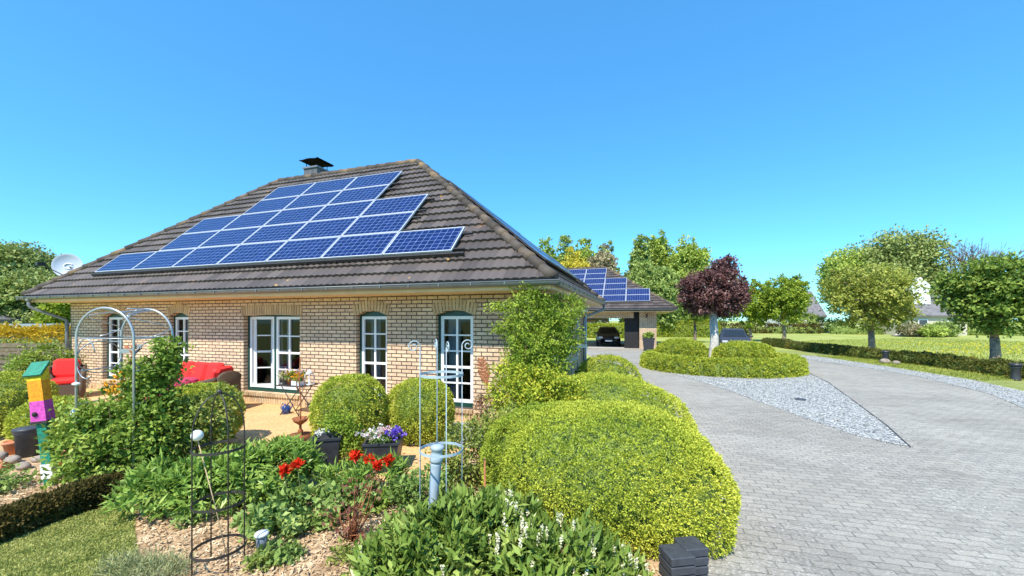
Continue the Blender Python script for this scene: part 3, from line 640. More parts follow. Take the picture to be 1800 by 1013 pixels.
# facade with openings
FY, WT = .70, .24
wins = [(180, 216, .30, 'narrow'), (297, 331, .30, 'narrow'), (428, 527, .27, 'double'), (626, 680, .27, 'narrow'), (766, 832, .25, 'narrow')]
ops = []
for (a, b, z0, kd) in wins:
    x0, _ = wall_local(a, FY); x1, _ = wall_local(b, FY); ops.append((x0, x1, z0, 2.17, kd))
XL, XR = -LX + .7, -.7
wb = MB(); xs = XL; TOP = SZ
def slab(x0, x1, z0, z1):
    if x1 - x0 > .01 and z1 - z0 > .005: wb.box(((x0 + x1) / 2, FY + WT / 2, (z0 + z1) / 2), (x1 - x0, WT, z1 - z0))
for (x0, x1, z0, z1, kd) in ops:
    slab(xs, x0, 0, TOP); slab(x0, x1, 0, z0)
    w_ = x1 - x0; n = 10; rise_a = .10 if kd == 'narrow' else .03; pts = []
    for i in range(n + 1):
        u = i / n; pts.append((x0 + w_ * u, z1 + rise_a * (1 - (2 * u - 1) ** 2)))
    for i in range(n):
        (xa, za), (xb, zb) = pts[i], pts[i + 1]
        wb.add([(xa, FY, za), (xb, FY, zb), (xb, FY, TOP), (xa, FY, TOP), (xa, FY + WT, za), (xb, FY + WT, zb), (xb, FY + WT, TOP), (xa, FY + WT, TOP)], [(0, 1, 2, 3), (7, 6, 5, 4), (4, 5, 1, 0)])
    xs = x1
slab(xs, XR, 0, TOP)
wb.build('front_wall', M['brick'], house)
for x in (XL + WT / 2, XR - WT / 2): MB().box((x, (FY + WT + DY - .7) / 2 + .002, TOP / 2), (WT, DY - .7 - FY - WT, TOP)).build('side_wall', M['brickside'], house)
MB().box((-LX / 2, DY - .7 + .12, TOP / 2), (XR - XL, .24, TOP)).build('back_wall', M['brick'], house)
MB().box((-LX / 2, DY / 2, .16), (XR - XL - .5, DY - 2, .1)).build('floor', M['floor'], house)
pw = MB(); pw.box((-LX / 2, 3.6, TOP / 2), (XR - XL - .6, .1, TOP - .1)); pw.build('inner_wall', M['floor'], house)
# plinth row of upright bricks
pb = MB(); x = XL
while x < XR:
    pb.tv = random.random(); pb.box((x + .035, FY - .004, .09), (.066, .02, .16)); x += .0765
pb.build('plinth', M['archbrick'], house)
for (x0, x1, z0, z1, kd) in ops:
    ab = MB(); w_ = x1 - x0; n = int((w_ + .16) / .077); cx = (x0 + x1) / 2; rise_a = .10 if kd == 'narrow' else .03
    for i in range(n):
        u = (i + .5) / n; x = x0 - .08 + (w_ + .16) * u; uu = (x - cx) / (w_ / 2); ab.tv = random.random()
        zc = z1 + rise_a * (1 - min(1, uu * uu)) + .128; ang = -uu * (.22 if kd == 'narrow' else .08)
        Mx = Matrix.Translation((x, FY + .02, zc)) @ Matrix.Rotation(-ang, 4, 'Y'); ab.box((0, -.012, 0), (.062, .05, .235), M=Mx); ab.box((0, .006, 0), (.082, .046, .245), M=Mx, mi=1)
    ab.build('brick_arch', [M['archbrick'], M['mortar']], house)
    sl = MB(); m_ = int(w_ / .077)
    for i in range(m_): sl.tv = random.random(); sl.box((x0 + w_ * (i + .5) / m_, FY + .01, z0 - .05), (w_ / m_ - .01, .13, .07))
    wf = MB(); yF = FY + .13; b_ = .055; arch = rise_a
    wf.box((x0 + b_ / 2, yF + .03, (z0 + z1) / 2), (b_, .08, z1 - z0)); wf.box((x1 - b_ / 2, yF + .03, (z0 + z1) / 2), (b_, .08, z1 - z0))
    wf.box((cx, yF + .03, z0 + .045), (w_ - 2 * b_, .08, .09)); wf.box((cx, yF + .03, z1 - .0 + arch / 2), (w_, .078, arch + .03))
    if kd == 'double': wf.box((cx, yF + .03, (z0 + z1) / 2), (.06, .078, z1 - z0))
    win = wf.build('window', M['greenpaint'], house)
    sl.build('sill', M['archbrick'], win)
    leavesx = [(x0 + b_, x1 - b_)] if kd == 'narrow' else [(x0 + b_, cx - .03), (cx + .03, x1 - b_)]
    for li, (a, b) in enumerate(leavesx):
        fr = MB(); zb, zt = z0 + .09, z1 - .02; t_ = .065; rows = 5 if kd == 'narrow' else 4
        if z0 > .8: rows = 3
        def frame(mb, Mx=None):
            W_, H_ = b - a, zt - zb
            for xx in (t_ / 2, W_ - t_ / 2): mb.box((xx, 0, H_ / 2), (t_, .06, H_), M=Mx)
            for zz in (t_ / 2, H_ - t_ / 2): mb.box((W_ / 2, 0, zz), (W_ - 2 * t_, .058, t_), M=Mx)
            mb.box((W_ / 2, 0, H_ / 2), (.045, .05, H_ - 2 * t_), M=Mx)
            for k in range(1, rows): mb.box((W_ / 2, 0, t_ + (H_ - 2 * t_) * k / rows), (W_ - 2 * t_, .048, .03 if k != 2 else .05), M=Mx)
        if kd == 'double' and li == 0:
            W_, H_ = b - a, zt - zb; of = MB()
            for xx in (.035, W_ - .035): of.box((a + xx, yF + .035, (zb + zt) / 2), (.07, .06, H_))
            for zz in (zb + .04, zt - .03): of.box(((a + b) / 2, yF + .035, zz), (W_ - .14, .058, .07))
            of.build('frame', M['whitepaint'], win)
            Mx = Matrix.Translation((a + .06, yF + .07, zb)) @ Matrix.Rotation(R(35), 4, 'Z')
        else: Mx = Matrix.Translation((a, yF + .03, zb))
        frame(fr, Mx); fr.build('sash', M['whitepaint'], win)
        pn = MB(); W_, H_ = b - a, zt - zb; pn.add([(t_ * .8, .01, t_ * .8), (W_ - t_ * .8, .01, t_ * .8), (W_ - t_ * .8, .01, H_ - t_ * .8), (t_ * .8, .01, H_ - t_ * .8)], [(0, 1, 2, 3)], M=Mx)
        pn.build('pane', M['glass'], win)
        cu = MB(); cw = (b - a) * (.42 if kd == 'narrow' else .55)
        if kd == 'narrow' or li == 0:
            n = 36; vs = []
            for i in range(n + 1):
                xx = a + .03 + cw * i / n; yy = yF + .28 + .035 * math.sin(i * 1.35) + (.3 if kd == 'double' else 0)
                vs += [(xx, yy, zb + .02), (xx, yy, zt - .05)]
            cu.add(vs, [(2 * i, 2 * i + 2, 2 * i + 3, 2 * i + 1) for i in range(n)], 0, True); cu.build('curtain', M['curtain'], win)
# windows of the right-hand wall
for yc in (3.2, 5.4):
    sw_ = MB(); sw_.box((XR + .012, yc, 1.35), (.05, 1.1, 1.9)); wv = sw_.build('window', M['greenpaint'], house)
    q = MB(); q.box((XR + .04, yc, 1.35), (.012, .96, 1.76)); q.build('pane', M['farglass'], wv)
    q = MB(); q.box((XR + .05, yc, 1.35), (.02, .05, 1.76)); q.box((XR + .05, yc, 1.7), (.02, .96, .04)); q.box((XR + .05, yc, 1.0), (.02, .96, .04)); q.build('sash', M['whitepaint'], wv)
# downpipes
dp = MB(); pz = [(-LX + .35, -.05, EZ - .07), (-LX + .35, -.05, EZ - .26), (-LX + .40, .0, EZ - .34), (XL - .02, FY - .10, 2.08), (XL + .02, FY - .09, 1.98), (XL + .02, FY - .09, .02)]
dp.tube(pz, .045, 10); dp.tube([pz[0], (pz[0][0], pz[0][1], EZ - .16)], [.075, .05], 10)
for zz in (1.9, 1.0): dp.tube([(XL + .02, FY - .09, zz), (XL + .02, FY - .09, zz + .05)], .055, 10)
dp.build('downpipe', M['zinc'], house)
dp = MB(); pz = [(.04, DY - .25, EZ - .07), (.04, DY - .25, EZ - .28), (XR + .12, DY - .9, 2.2), (XR + .09, DY - 1.0, 2.1), (XR + .09, DY - 1.0, .02)]
dp.tube(pz, .05, 10); dp.build('downpipe', M['zinc'], house)
# chimney
cx_, cy_ = -9.0, DY / 2 + .75
_a = (557 - 900) / F; _e = HC.dot(YE) + cy_; _Y = _e / (_a * YE.x + YE.y); cx_ = (Vector((_a * _Y, _Y, 0)) - HC).dot(XD)
ck = MB(); ck.box((cx_, cy_, 7.08), (.62, .62, 1.36))
for k in range(4): ck.box((cx_, cy_, 6.86 + .22 * k), (.635, .635, .01))
ch = ck.build('chimney', M['slate'], house)
cc = MB(); cc.box((cx_, cy_, 7.79), (.70, .70, .06)); cc.build('crown_slab', M['zinc'], ch)
cp = MB()
for sx in (-.25, .25):
    for sy in (-.25, .25): cp.tube([(cx_ + sx, cy_ + sy, 7.82), (cx_ + sx, cy_ + sy, 8.04)], .014, 6)
n = 9; vs = []
for i in range(n):
    u = i / (n - 1) * 2 - 1
    for yy in (-.42, .42): vs.append((cx_ + u * .43, cy_ + yy, 8.09 - .07 * u * u + .2 * max(0, abs(u) - .7)))
for i in range(n):
    u = i / (n - 1) * 2 - 1
    for yy in (-.42, .42): vs.append((cx_ + u * .43, cy_ + yy, 8.06 - .07 * u * u + .2 * max(0, abs(u) - .7)))
fcs = [(2 * i, 2 * i + 2, 2 * i + 3, 2 * i + 1) for i in range(n - 1)] + [(2 * n + 2 * i + 1, 2 * n + 2 * i + 3, 2 * n + 2 * i + 2, 2 * n + 2 * i) for i in range(n - 1)]
fcs += [(2 * i, 2 * n + 2 * i, 2 * n + 2 * i + 2, 2 * i + 2) for i in range(n - 1)]
cp.add(vs, fcs); cp.build('chimney_cap', M['capmetal'], ch)
# solar panels: one source panel, copies share its mesh
PW, PH, PG = 1.64, .895, .02
def panel_source():
    f = MB(); t = .023
    for yy in (t / 2, PH - t / 2): f.box((PW / 2, yy, 0), (PW, t, .04))
    for xx in (t / 2, PW - t / 2): f.box((xx, PH / 2, 0), (t, PH - 2 * t, .04))
    return f
src_p = None
def put_panel(parent, Mx):
    global src_p
    if src_p is None:
        fr = panel_source().build('solar_panel', M['alu']); ce = MB().box((PW / 2, PH / 2, .003), (PW - .046, PH - .046, .024)).build('cells', M['cells'], fr); src_p = fr; o = fr
    else:
        o = src_p.copy(); C.objects.link(o)
        for chd in src_p.children:
            k = chd.copy(); C.objects.link(k); k.parent = o
    o.parent = parent; o.matrix_basis = Mx
    return o
ang = math.atan2(rise, DY / 2)
layout = {0: range(0, 7), 1: range(1, 6), 2: range(1, 6), 3: range(2, 5), 4: range(2, 5)}
px0, pv0 = -2.195, .62
ca, sa = math.cos(ang), math.sin(ang)
rails = MB()
for r_, cols in layout.items():
    for c_ in cols:
        s_ = r_ * .915; x = px0 - (c_ + 1) * 1.66
        pos = Vector((x + .01, pv0 + s_ * ca, EZ + (pv0 / ca) * sa + s_ * sa)) + Vector((0, -sa, ca)) * .15
        put_panel(house, Matrix.Translation(pos) @ Matrix.Rotation(ang, 4, 'X'))
    for q in (.12, .70):
        s_ = r_ * .915 + q; a = px0 - (max(cols) + 1) * 1.66 - .05; b = px0 - min(cols) * 1.66 + .22
        o = Vector((0, pv0 + s_ * ca, EZ + pv0 * sa / ca + s_ * sa)) + Vector((0, -sa, ca)) * .105
        rails.box(((a + b) / 2, 0, 0), (b - a, .04, .045), M=Matrix.Translation(o) @ Matrix.Rotation(ang, 4, 'X'))
s_ = -.06; o = Vector((0, pv0 + s_ * ca, EZ + pv0 * sa / ca + s_ * sa)) + Vector((0, -sa, ca)) * .11
rails.box((px0 - 3.5 * 1.66 + .1, 0, 0), (7 * 1.66 + .35, .05, .07), M=Matrix.Translation(o) @ Matrix.Rotation(ang, 4, 'X'))
for k in range(14): rails.box((px0 - .4 - k * .83, 0, -.04), (.05, .09, .09), M=Matrix.Translation(o) @ Matrix.Rotation(ang, 4, 'X'))
rails.build('panel_rails', M['darkmetal'], house)
angr = math.atan2(rise, WR); cr_, sr_ = math.cos(angr), math.sin(angr)
for r_, (n0, n1) in {0: (0, 4), 1: (0, 4), 2: (1, 3), 3: (1, 3), 4: (1, 2)}.items():
    for c_ in range(n0, n1):
        s_ = .7 + r_ * .915; y = 1.35 + c_ * 1.66
        if r_ >= 1: y = 1.35 + .62 * r_ + (c_ - n0) * 1.66
        base = Vector((-s_ * cr_, y, EZ + s_ * sr_)) + Vector((sr_, 0, cr_)) * .16
        # panel x axis along +y, panel y axis up the slope (-x)
        Mx = Matrix(((0, -cr_, sr_, base.x), (1, 0, 0, base.y), (0, sr_, cr_, base.z), (0, 0, 0, 1)))
        pn_ = put_panel(house, Mx); pn_.material_slots[0].link = 'OBJECT'; pn_.material_slots[0].material = M['darkmetal']  # dark frame colour stands in for the shadow gap under these panels
# satellite dish on the left roof slope, with the pale ring emblem
sp = P(119, 467, 13.2); hinv = (Matrix.Translation(HC) @ Matrix.Rotation(HR, 4, 'Z')).inverted(); dl = hinv @ sp
dsh = MB(); prof = [(0.001, -.075), (.12, -.068), (.24, -.045), (.34, -.01), (.40, .02), (.405, .02), (.34, -.025), (.24, -.06), (.001, -.092)]
aim = (hinv.to_3x3() @ Vector((.55, -1, .12))).normalized(); Rm = aim.to_track_quat('Z', 'Y').to_matrix().to_4x4(); Md = Matrix.Translation(dl) @ Rm
dsh.lathe(prof, n=28, M=Md, sx=.93); dish = dsh.build('satellite_dish', M['lime'], house)
em = MB(); pts = [(.11 * math.cos(q), .085 * math.sin(q), -.06) for q in np.linspace(R(35), R(325), 22)]; em.tube(pts, .016, 6, M=Md); em.box((.05, 0, -.06), (.12, .022, .012), M=Md); em.build('emblem', M['whitepaint'], dish)
ms = MB(); ms.tube([dl + Vector((0, .06, -.05)), dl + Vector((0, .25, -.1)), dl + Vector((0, .3, -2.0))], .025, 8); ms.tube([dl + Rm.to_3x3() @ Vector((0, -.38, 0)), dl + Rm.to_3x3() @ Vector((-.42, -.1, .42))], .014, 6); ms.box(dl + Rm.to_3x3() @ Vector((-.45, -.08, .45)), (.12, .18, .1)); ms.build('feed_arm', M['darkmetal'], dish)

# ------------------------------------------------------------------ carport
CC = Vector((11.19, 27.0, 0)); carport = thing('carport', 'open double carport with hip roof and stepped solar panels behind the driveway', 'carport', CC, HR)
CL, CD, CE, CW, CRZ = 17.0, 10.4, 2.86, 5.2, 6.5
V, Q, T = roof_mesh([((-CL, 0, CE), (1, 0, 0), (0, 1, 0), CL, CD / 2, CRZ - CE, CW, CW), ((0, 0, CE), (0, 1, 0), (-1, 0, 0), CD, CW, CRZ - CE, CD / 2, CD / 2),
                     ((0, CD, CE), (-1, 0, 0), (0, -1, 0), CL, CD / 2, CRZ - CE, CW, CW), ((-CL, CD, CE), (0, -1, 0), (1, 0, 0), CD, CW, CRZ - CE, CD / 2, CD / 2)], CE)
npmesh('roof', [(V, Q, T, 0)], M['roof'], carport)
rc = MB()
for a, b in (((0, 0, CE + .04), (-CW, CD / 2, CRZ)), ((0, CD, CE + .04), (-CW, CD / 2, CRZ)), ((-CL, 0, CE + .04), (-CL + CW, CD / 2, CRZ)), ((-CL + CW, CD / 2, CRZ), (-CW, CD / 2, CRZ))): cap_run(rc, a, b)
rc.build('ridge_caps', M['ridge'], carport)
gm = MB(); gutter(gm, -CL, 0, -.05, CD + .05, CE - .01); gm.build('gutter', M['zinc'], carport)
MB().box((-CL / 2, CD / 2, CE - .16), (CL - .3, CD - .3, .05)).build('soffit', M['cream'], carport)
def cx_of(px, vy):
    a = (px - 900) / F; e = CC.dot(YE) + vy; Y = e / (a * YE.x + YE.y); return (Vector((a * Y, Y, 0)) - CC).dot(XD)
pl0, pl1 = cx_of(1124, .8), cx_of(1154, .8)
cw = MB(); cw.box(((pl0 + pl1) / 2, 1.0, 1.33), (pl1 - pl0, .4, 2.66)); cw.box((pl0 - 3.6 - .4, 1.0, 2.44), (7.2, .38, .44)); cw.box((pl0 - 7.4, 1.0, 1.33), (.5, .4, 2.66))
cw.build('front_wall', M['brick'], carport)
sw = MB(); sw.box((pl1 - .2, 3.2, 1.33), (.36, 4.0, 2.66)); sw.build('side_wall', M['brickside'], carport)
MB().box((pl0 - .35, 7.2, 1.33), (1.3, .2, 2.66)).build('rear_wall', M['brick'], carport)
MB().box((pl0 - 3.2, 5.2, .02), (7.2, 8.4, .03)).build('floor_slab', M['concrete'], carport)
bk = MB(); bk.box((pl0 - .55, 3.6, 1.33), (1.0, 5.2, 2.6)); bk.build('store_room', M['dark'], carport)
bb = MB(); bb.box((pl0 - 3.6, CD - 1.0, 2.48), (8.2, .2, .36)); bb.build('rear_beam', M['wood'], carport)
ang2 = math.atan2(CRZ - CE, CD / 2); c2, s2 = math.cos(ang2), math.sin(ang2)
xr = cx_of(1143, .75)
for col, rows in ((0, 2), (1, 4), (2, 6), (3, 6), (4, 6), (5, 4)):
    for r_ in range(rows):
        s_ = .80 + r_ * .86; pos = Vector((xr - (col + 1) * 1.66, s_ * c2, CE + s_ * s2)) + Vector((0, -s2, c2)) * .14
        put_panel(carport, Matrix.Translation(pos) @ Matrix.Rotation(ang2, 4, 'X') @ Matrix.Diagonal((1, .94, 1, 1)))
wl_ = MB(); wl_.box((pl0 + .5, .74, 2.45), (.1, .12, .16)); wl_.tube([(pl0 + .5, .68, 2.36), (pl0 + .5, .66, 2.25)], [.03, .05], 8); wl_.build('wall_lamp', M['darkmetal'], carport)

# ------------------------------------------------------------------ cars
def car(name, label, loc, rz, paint):
    t = thing(name, label, 'car', loc, rz)   # front towards local -y
    # stations along y: (y, half width, belt z, roof z, roof half width)
    st = [(-2.1, .62, .62, .62, .5), (-2.02, .78, .74, .74, .62), (-1.7, .86, .86, .86, .72), (-1.05, .9, .97, .97, .74), (-.35, .91, 1.0, 1.42, .60), (.4, .91, 1.0, 1.50, .61), (1.3, .9, 1.0, 1.47, .60), (1.9, .86, .98, 1.12, .64), (2.1, .76, .8, .82, .6)]
    mb = MB(); vs = []; k = 8
    for (y, hw, bz, rz_, rw) in st:
        vs += [(-hw * .9, y, .22), (-hw, y, .45), (-hw * .98, y, bz), (-rw, y, rz_), (rw, y, rz_), (hw * .98, y, bz), (hw, y, .45), (hw * .9, y, .22)]
    fs = []
    for i in range(len(st) - 1):
        for j in range(k): fs.append((i * k + j, i * k + (j + 1) % k, (i + 1) * k + (j + 1) % k, (i + 1) * k + j))
    fs.append(tuple(range(k))); fs.append(tuple((len(st) - 1) * k + j for j in range(k - 1, -1, -1)))
    mb.add(vs, fs, 0, True); b = mb.build('body', paint, t)
    g = MB(); g.add([(-.68, -1.03, 1.005), (.68, -1.03, 1.005), (.56, -.39, 1.405), (-.56, -.39, 1.405)], [(0, 1, 2, 3)]); g.build('windscreen', M['carglass'], t)
    for s in (-1, 1):
        g = MB(); g.add([(s * .905, -.8, 1.0), (s * .905, 1.6, 1.02), (s * .63, 1.25, 1.44), (s * .63, -.3, 1.41)], [(0, 1, 2, 3)]); g.build('side_window', M['carglass'], t)
        MB().box((s * .6, -2.06, .70), (.34, .1, .14), rz=s * .25, bev=.03).build('headlight', M['lampglass'], t)
        MB().box((s * 1.0, -.72, 1.02), (.2, .1, .13), bev=.03).build('mirror', paint, t)
        for y in (-1.35, 1.35):
            Mx = Matrix.Translation((s * .82, y, .32)) @ Matrix.Rotation(R(90), 4, 'Y')
            wh = MB().lathe([(.2, -.1), (.30, -.1), (.32, -.07), (.32, .07), (.30, .1), (.2, .1)], n=22, M=Mx).build('wheel', M['tyre'], t)
            MB().lathe([(.05, -.09), (.2, -.07), (.2, .07), (.05, .09)], n=18, M=Mx).build('rim', M['chrome'], wh)
    gr = MB(); gr.box((0, -2.1, .62), (.7, .05, .16), bev=.02)
    gr.build('grille', M['dark'], t); MB().box((0, -2.135, .45), (.52, .02, .11)).build('number_plate', M['ceramic'], t)
    return t
cl_ = P(1074, 600, 31.0); car('parked_car', 'dark car parked nose out inside the carport', (cl_.x + .12, 32.6, .04), HR + .12, M['carpaint'])
car('parked_car', 'blue grey car half hidden behind the round island hedge', (15.1, 27.2, 0), R(-25), M['carblue'])

# ------------------------------------------------------------------ clipped hedges and box balls
topiary('clipped_hedge', 'huge rounded yellow green hedge mound in the foreground beside the driveway', 'hedge',
        [((1.0, 4.35, .40), (1.12, 1.0, .72)), ((.55, 4.75, .38), (.92, .80, .66)), ((1.45, 4.05, .28), (.70, .70, .62))], 290000, .025, .0145, 'hedge', p=2.4, amp=.035, ns=3.2, depth=.05)
topiary('clipped_hedge', 'rounded yellow hedge mound directly behind the huge foreground mound', 'hedge', [((1.45, 6.7, .40), (1.2, 1.0, .74)), ((2.02, 6.25, .32), (.72, .8, .66))], 115000, .028, .0155, 'hedge', p=2.4, amp=.035, ns=3.2)
topiary('clipped_hedge', 'low rounded green hedge mound at the far right house corner', 'hedge', [((2.35, 9.9, .45), (.78, .85, .72))], 22000, .042, .022, 'boxgreen', p=2.3, amp=.03)
topiary('box_ball', 'large clipped box ball nearest the bistro table', 'topiary', [((-2.60, 6.42, .56), (.54, .54, .61))], 34000, .030, .017, 'box', group='clipped box balls round the terrace', p=2.5, amp=.02)
topiary('box_ball', 'clipped box ball in front of the right hand garden door', 'topiary', [((-1.59, 6.9, .48), (.57, .57, .57))], 32000, .030, .017, 'box', group='clipped box balls round the terrace', p=2.3, amp=.02)
topiary('box_ball', 'clipped box ball in front of the pink covered table', 'topiary', [((-5.05, 6.45, .50), (.55, .55, .52))], 32000, .030, .017, 'box', group='clipped box balls round the terrace', p=2.5, amp=.02)
topiary('box_ball', 'clipped box ball at the left picture edge by the white pot', 'topiary', [((-9.3, 7.3, .50), (.62, .62, .60))], 20000, .036, .02, 'box', group='clipped box balls round the terrace', p=2.3, amp=.02)
topiary('box_ball', 'small clipped box ball just behind the painted birdhouse post', 'topiary', [((-7.7, 6.7, .34), (.48, .48, .42))], 16000, .034, .019, 'box', group='clipped box balls round the terrace', p=2.3, amp=.02)
ring = [(8.85 + 2.75 * math.cos(a * math.pi / 20), 17.2 + 2.75 * math.sin(a * math.pi / 20)) for a in range(40)]
path_hedge('ring_hedge', 'low clipped hedge ring round the driveway island', 'hedge', ring, .75, .60, 60000, .07, .036, 'boxgreen', closed=True, amp=.04)
topiary('box_mound', 'left box mound inside the island hedge ring', 'topiary', [((7.75, 18.3, .55), (1.05, 1.0, .62))], 18000, .07, .038, 'boxgreen', p=2.3, amp=.04, group='box mounds on the island')
topiary('box_mound', 'right box mound inside the island hedge ring', 'topiary', [((10.05, 17.3, .50), (1.2, 1.0, .60))], 20000, .07, .038, 'boxgreen', p=2.3, amp=.04, group='box mounds on the island')
path_hedge('low_hedge', 'long low dark hedge edged with yellow shoots between the tree row and the gravel strip', 'hedge', [(21.6, 34), (19.9, 27), (19.3, 22.5), (18.8, 17.5), (18.0, 13.5), (16.6, 9)], .8, .5, 42000, .085, .045, 'lowhedge', amp=.08)
path_hedge('dark_hedge', 'low dark brown green hedge strip running diagonally beside the small lawn', 'hedge', [(-4.95, 3.0), (-4.85, 3.7), (-4.74, 4.25), (-4.55, 4.85)], .34, .26, 42000, .034, .018, 'darkhedge', amp=.03)
path_hedge('boundary_hedge', 'clipped light green hedge beyond the carport', 'hedge', [(3.5, 48), (9, 47), (15, 46)], 1.2, 1.55, 14000, .17, .09, 'boxgreen', amp=.08)
path_hedge('boundary_hedge', 'light green hedge on the lawn right of the carport', 'hedge', [(17.5, 50), (21, 49), (25, 48)], 1.3, 2.0, 12000, .16, .09, 'boxgreen', amp=.1)

# ------------------------------------------------------------------ trees
def gl(cx, cy, cz, rx, rz, k=3):
    l = [((cx, cy, cz), (rx, rx, rz))]
    for i in range(k):
        a = i * 2 * math.pi / k + rng.uniform(0, 1); l.append(((cx + .5 * rx * math.cos(a), cy + .5 * rx * math.sin(a), cz + rz * rng.uniform(-.25, .35)), (rx * .6, rx * .6, rz * .6)))
    return l
tree('purple_leaf_tree', 'dark purple leaved tree standing on the round driveway island', 'tree', (9.55, 18.9, 0), 2.3, .205, [((0, 0, 3.35), (1.45, 1.4, 1.15)), ((-.6, -.2, 3.6), (.9, .9, .85)), ((.6, .2, 3.05), (.95, 1.0, .8)), ((.4, 0, 4.35), (.65, .65, .65)), ((.75, 0, 4.75), (.22, .22, .5)), ((-.9, 0, 3.0), (.6, .7, .65)), ((1.2, 0, 3.5), (.45, .5, .5))], 640, 30, .15, .13, .085, 'maroon', bark='whitebark', limbs=24)
def rowtree(px, Y, zc, rx, rz, th, lab, mat, n=620, L=.16):
    x = (px - 900) / F * Y
    tree('globe_tree', lab, 'tree', (x, Y, 0), th, .17, gl(0, 0, zc, rx, rz), n, 30, .19, L, L * .68, mat, group='round headed trees along the low hedge', bark='palebark', limbs=22)
rowtree(1748, 16.2, 3.05, 1.5, 1.65, 1.35, 'round dark green tree at the right picture edge', 'globedark', 640, .145)
rowtree(1531, 22.2, 3.3, 1.98, 1.95, 1.5, 'round pale green tree with thin crown in front of the big tree', 'globepale', 520, .145)
rowtree(1378, 37, 3.9, 2.0, 2.3, 1.7, 'small round green tree right of the purple tree', 'globe', 480, .2)
rowtree(1318, 39, 3.7, 2.1, 2.4, 1.7, 'small green tree half hidden by the purple tree', 'globe', 420, .2)
tree('garden_tree', 'small tree with slim trunk on the lawn right of the carport', 'tree', (16.8, 36.6, 0), 1.6, .14, gl(0, 0, 3.0, 1.3, 1.2), 240, 24, .18, .2, .13, 'globedark')
def fartree(px, ptop, Y, wpx, zb, lab, mat, name='deciduous_tree', n=300, L=None, tall=1, group='trees behind the carport'):
    x = (px - 900) / F * Y; top = EYE + (HY - ptop) / F * Y; rx = wpx / F * Y / 2; zc = (top + zb) / 2; rz = (top - zb) / 2
    L = L or Y * .0068; n = int(n * 1.6)
    ls = [((0, 0, zc), (rx * .85, rx * .85, rz))] + [((rng.uniform(-.5, .5) * rx, rng.uniform(-.5, .5) * rx, zc + rng.uniform(-.6, .55) * rz), (rx * rng.uniform(.4, .6), rx * .5, rz * rng.uniform(.3, .45))) for _ in range(6)]
    tree(name, lab, 'tree', (x, Y, 0), zb + rz * .2, .02 * top + .08, ls, n, 26, rx * .13, L, L * .66, mat, group=group, limbs=16, amp=.25)
fartree(962, 420, 62, 50, 2, 'tall light green tree behind the carport at the house hip', 'forestlight', n=320)
fartree(994, 412, 64, 48, 2, 'tall green tree just left of centre behind the carport roof', 'forest', n=320)
fartree(1030, 417, 63, 44, 2, 'light green tree rising behind the yellow bush', 'forestlight', n=300)
fartree(1066, 415, 65, 50, 2, 'tall green tree above the carport ridge end', 'forest', n=320)
fartree(1010, 440, 55, 62, 2, 'yellow flowering tree peeping over the carport roof', 'yellowtree', n=260)
fartree(1060, 436, 56, 62, 2, 'brownish budding tree over the carport ridge', 'brownish', n=280)
fartree(1128, 410, 60, 46, 3, 'slender tall tree right of the carport ridge', 'forest', n=300)
fartree(1160, 405, 62, 52, 3, 'tallest loose tree between slender tree and bright tree', 'forestlight', n=240)
fartree(1208, 415, 58, 76, 1.5, 'bright green broad tree behind the purple tree', 'forestlight', n=460)
fartree(1135, 455, 52, 62, .8, 'dark green bushy tree at the carport hip', 'forest', n=420)
fartree(1172, 470, 50, 70, .6, 'grey green bushy tree between carport and purple tree', 'forest', n=420)
fartree(1105, 478, 56, 56, 1, 'dense green tree right behind the carport hip tiles', 'forestdark', n=300)
fartree(1255, 470, 70, 90, 1, 'distant green tree seen past the purple crown', 'forest', n=300)
fartree(1562, 410, 62, 175, 2.5, 'big spreading dark green tree on the far side of the meadow', 'forestdark', n=1000, L=.42, group='trees beyond the meadow')
fartree(1500, 438, 64, 110, 3, 'light green tree leaning out left of the big tree', 'forestlight', n=420, group='trees beyond the meadow')
fartree(1632, 452, 60, 60, 3.5, 'yellow green tree at the right of the big tree', 'forestlight', n=300, group='trees beyond the meadow')
for k, (px, pt, Y, wp, mt, lb) in enumerate([(40, 425, 34, 120, 'forestdark', 'tall loose dark tree at the left edge behind the satellite dish'), (-20, 425, 32, 110, 'forest', 'tall grey green tree cut off by the left picture edge'), (70, 470, 31, 110, 'forestdark', 'lower dark tree beside the left eave'), (10, 485, 30, 100, 'forest', 'lower green tree left of the house'), (110, 520, 28, 60, 'globe', 'bright green bush tree under the left eave')]):
    fartree(px, pt, Y, wp, .6, lb, mt, n=520, L=.24, group='trees left of the house')
# leafless tree
bt = thing('bare_tree', 'leafless grey branched tree beyond the meadow', 'tree', (P(1690, 563, 58).x, 58, 0)); mb = MB()
def branch(p, d, ln, r, lv):
    e = p + d * ln; mb.tube([p, p.lerp(e, .5) + Vector((rng.normal() * .04 * ln, rng.normal() * .04 * ln, 0)), e], [r, r * .8, r * .6], 5)
    if lv == 0: return
    for k in range(5 if lv == 6 else 3):
        nd = (d + Vector(rng.normal(size=3)) * .38 + Vector((0, 0, .12))).normalized(); branch(p.lerp(e, rng.uniform(.5, 1)), nd, ln * rng.uniform(.6, .8), r * .58, lv - 1)
branch(Vector((0, 0, 0)), Vector((0, 0, 1)), 5.8, .34, 6); mb.build('trunk', M['bark'], bt)

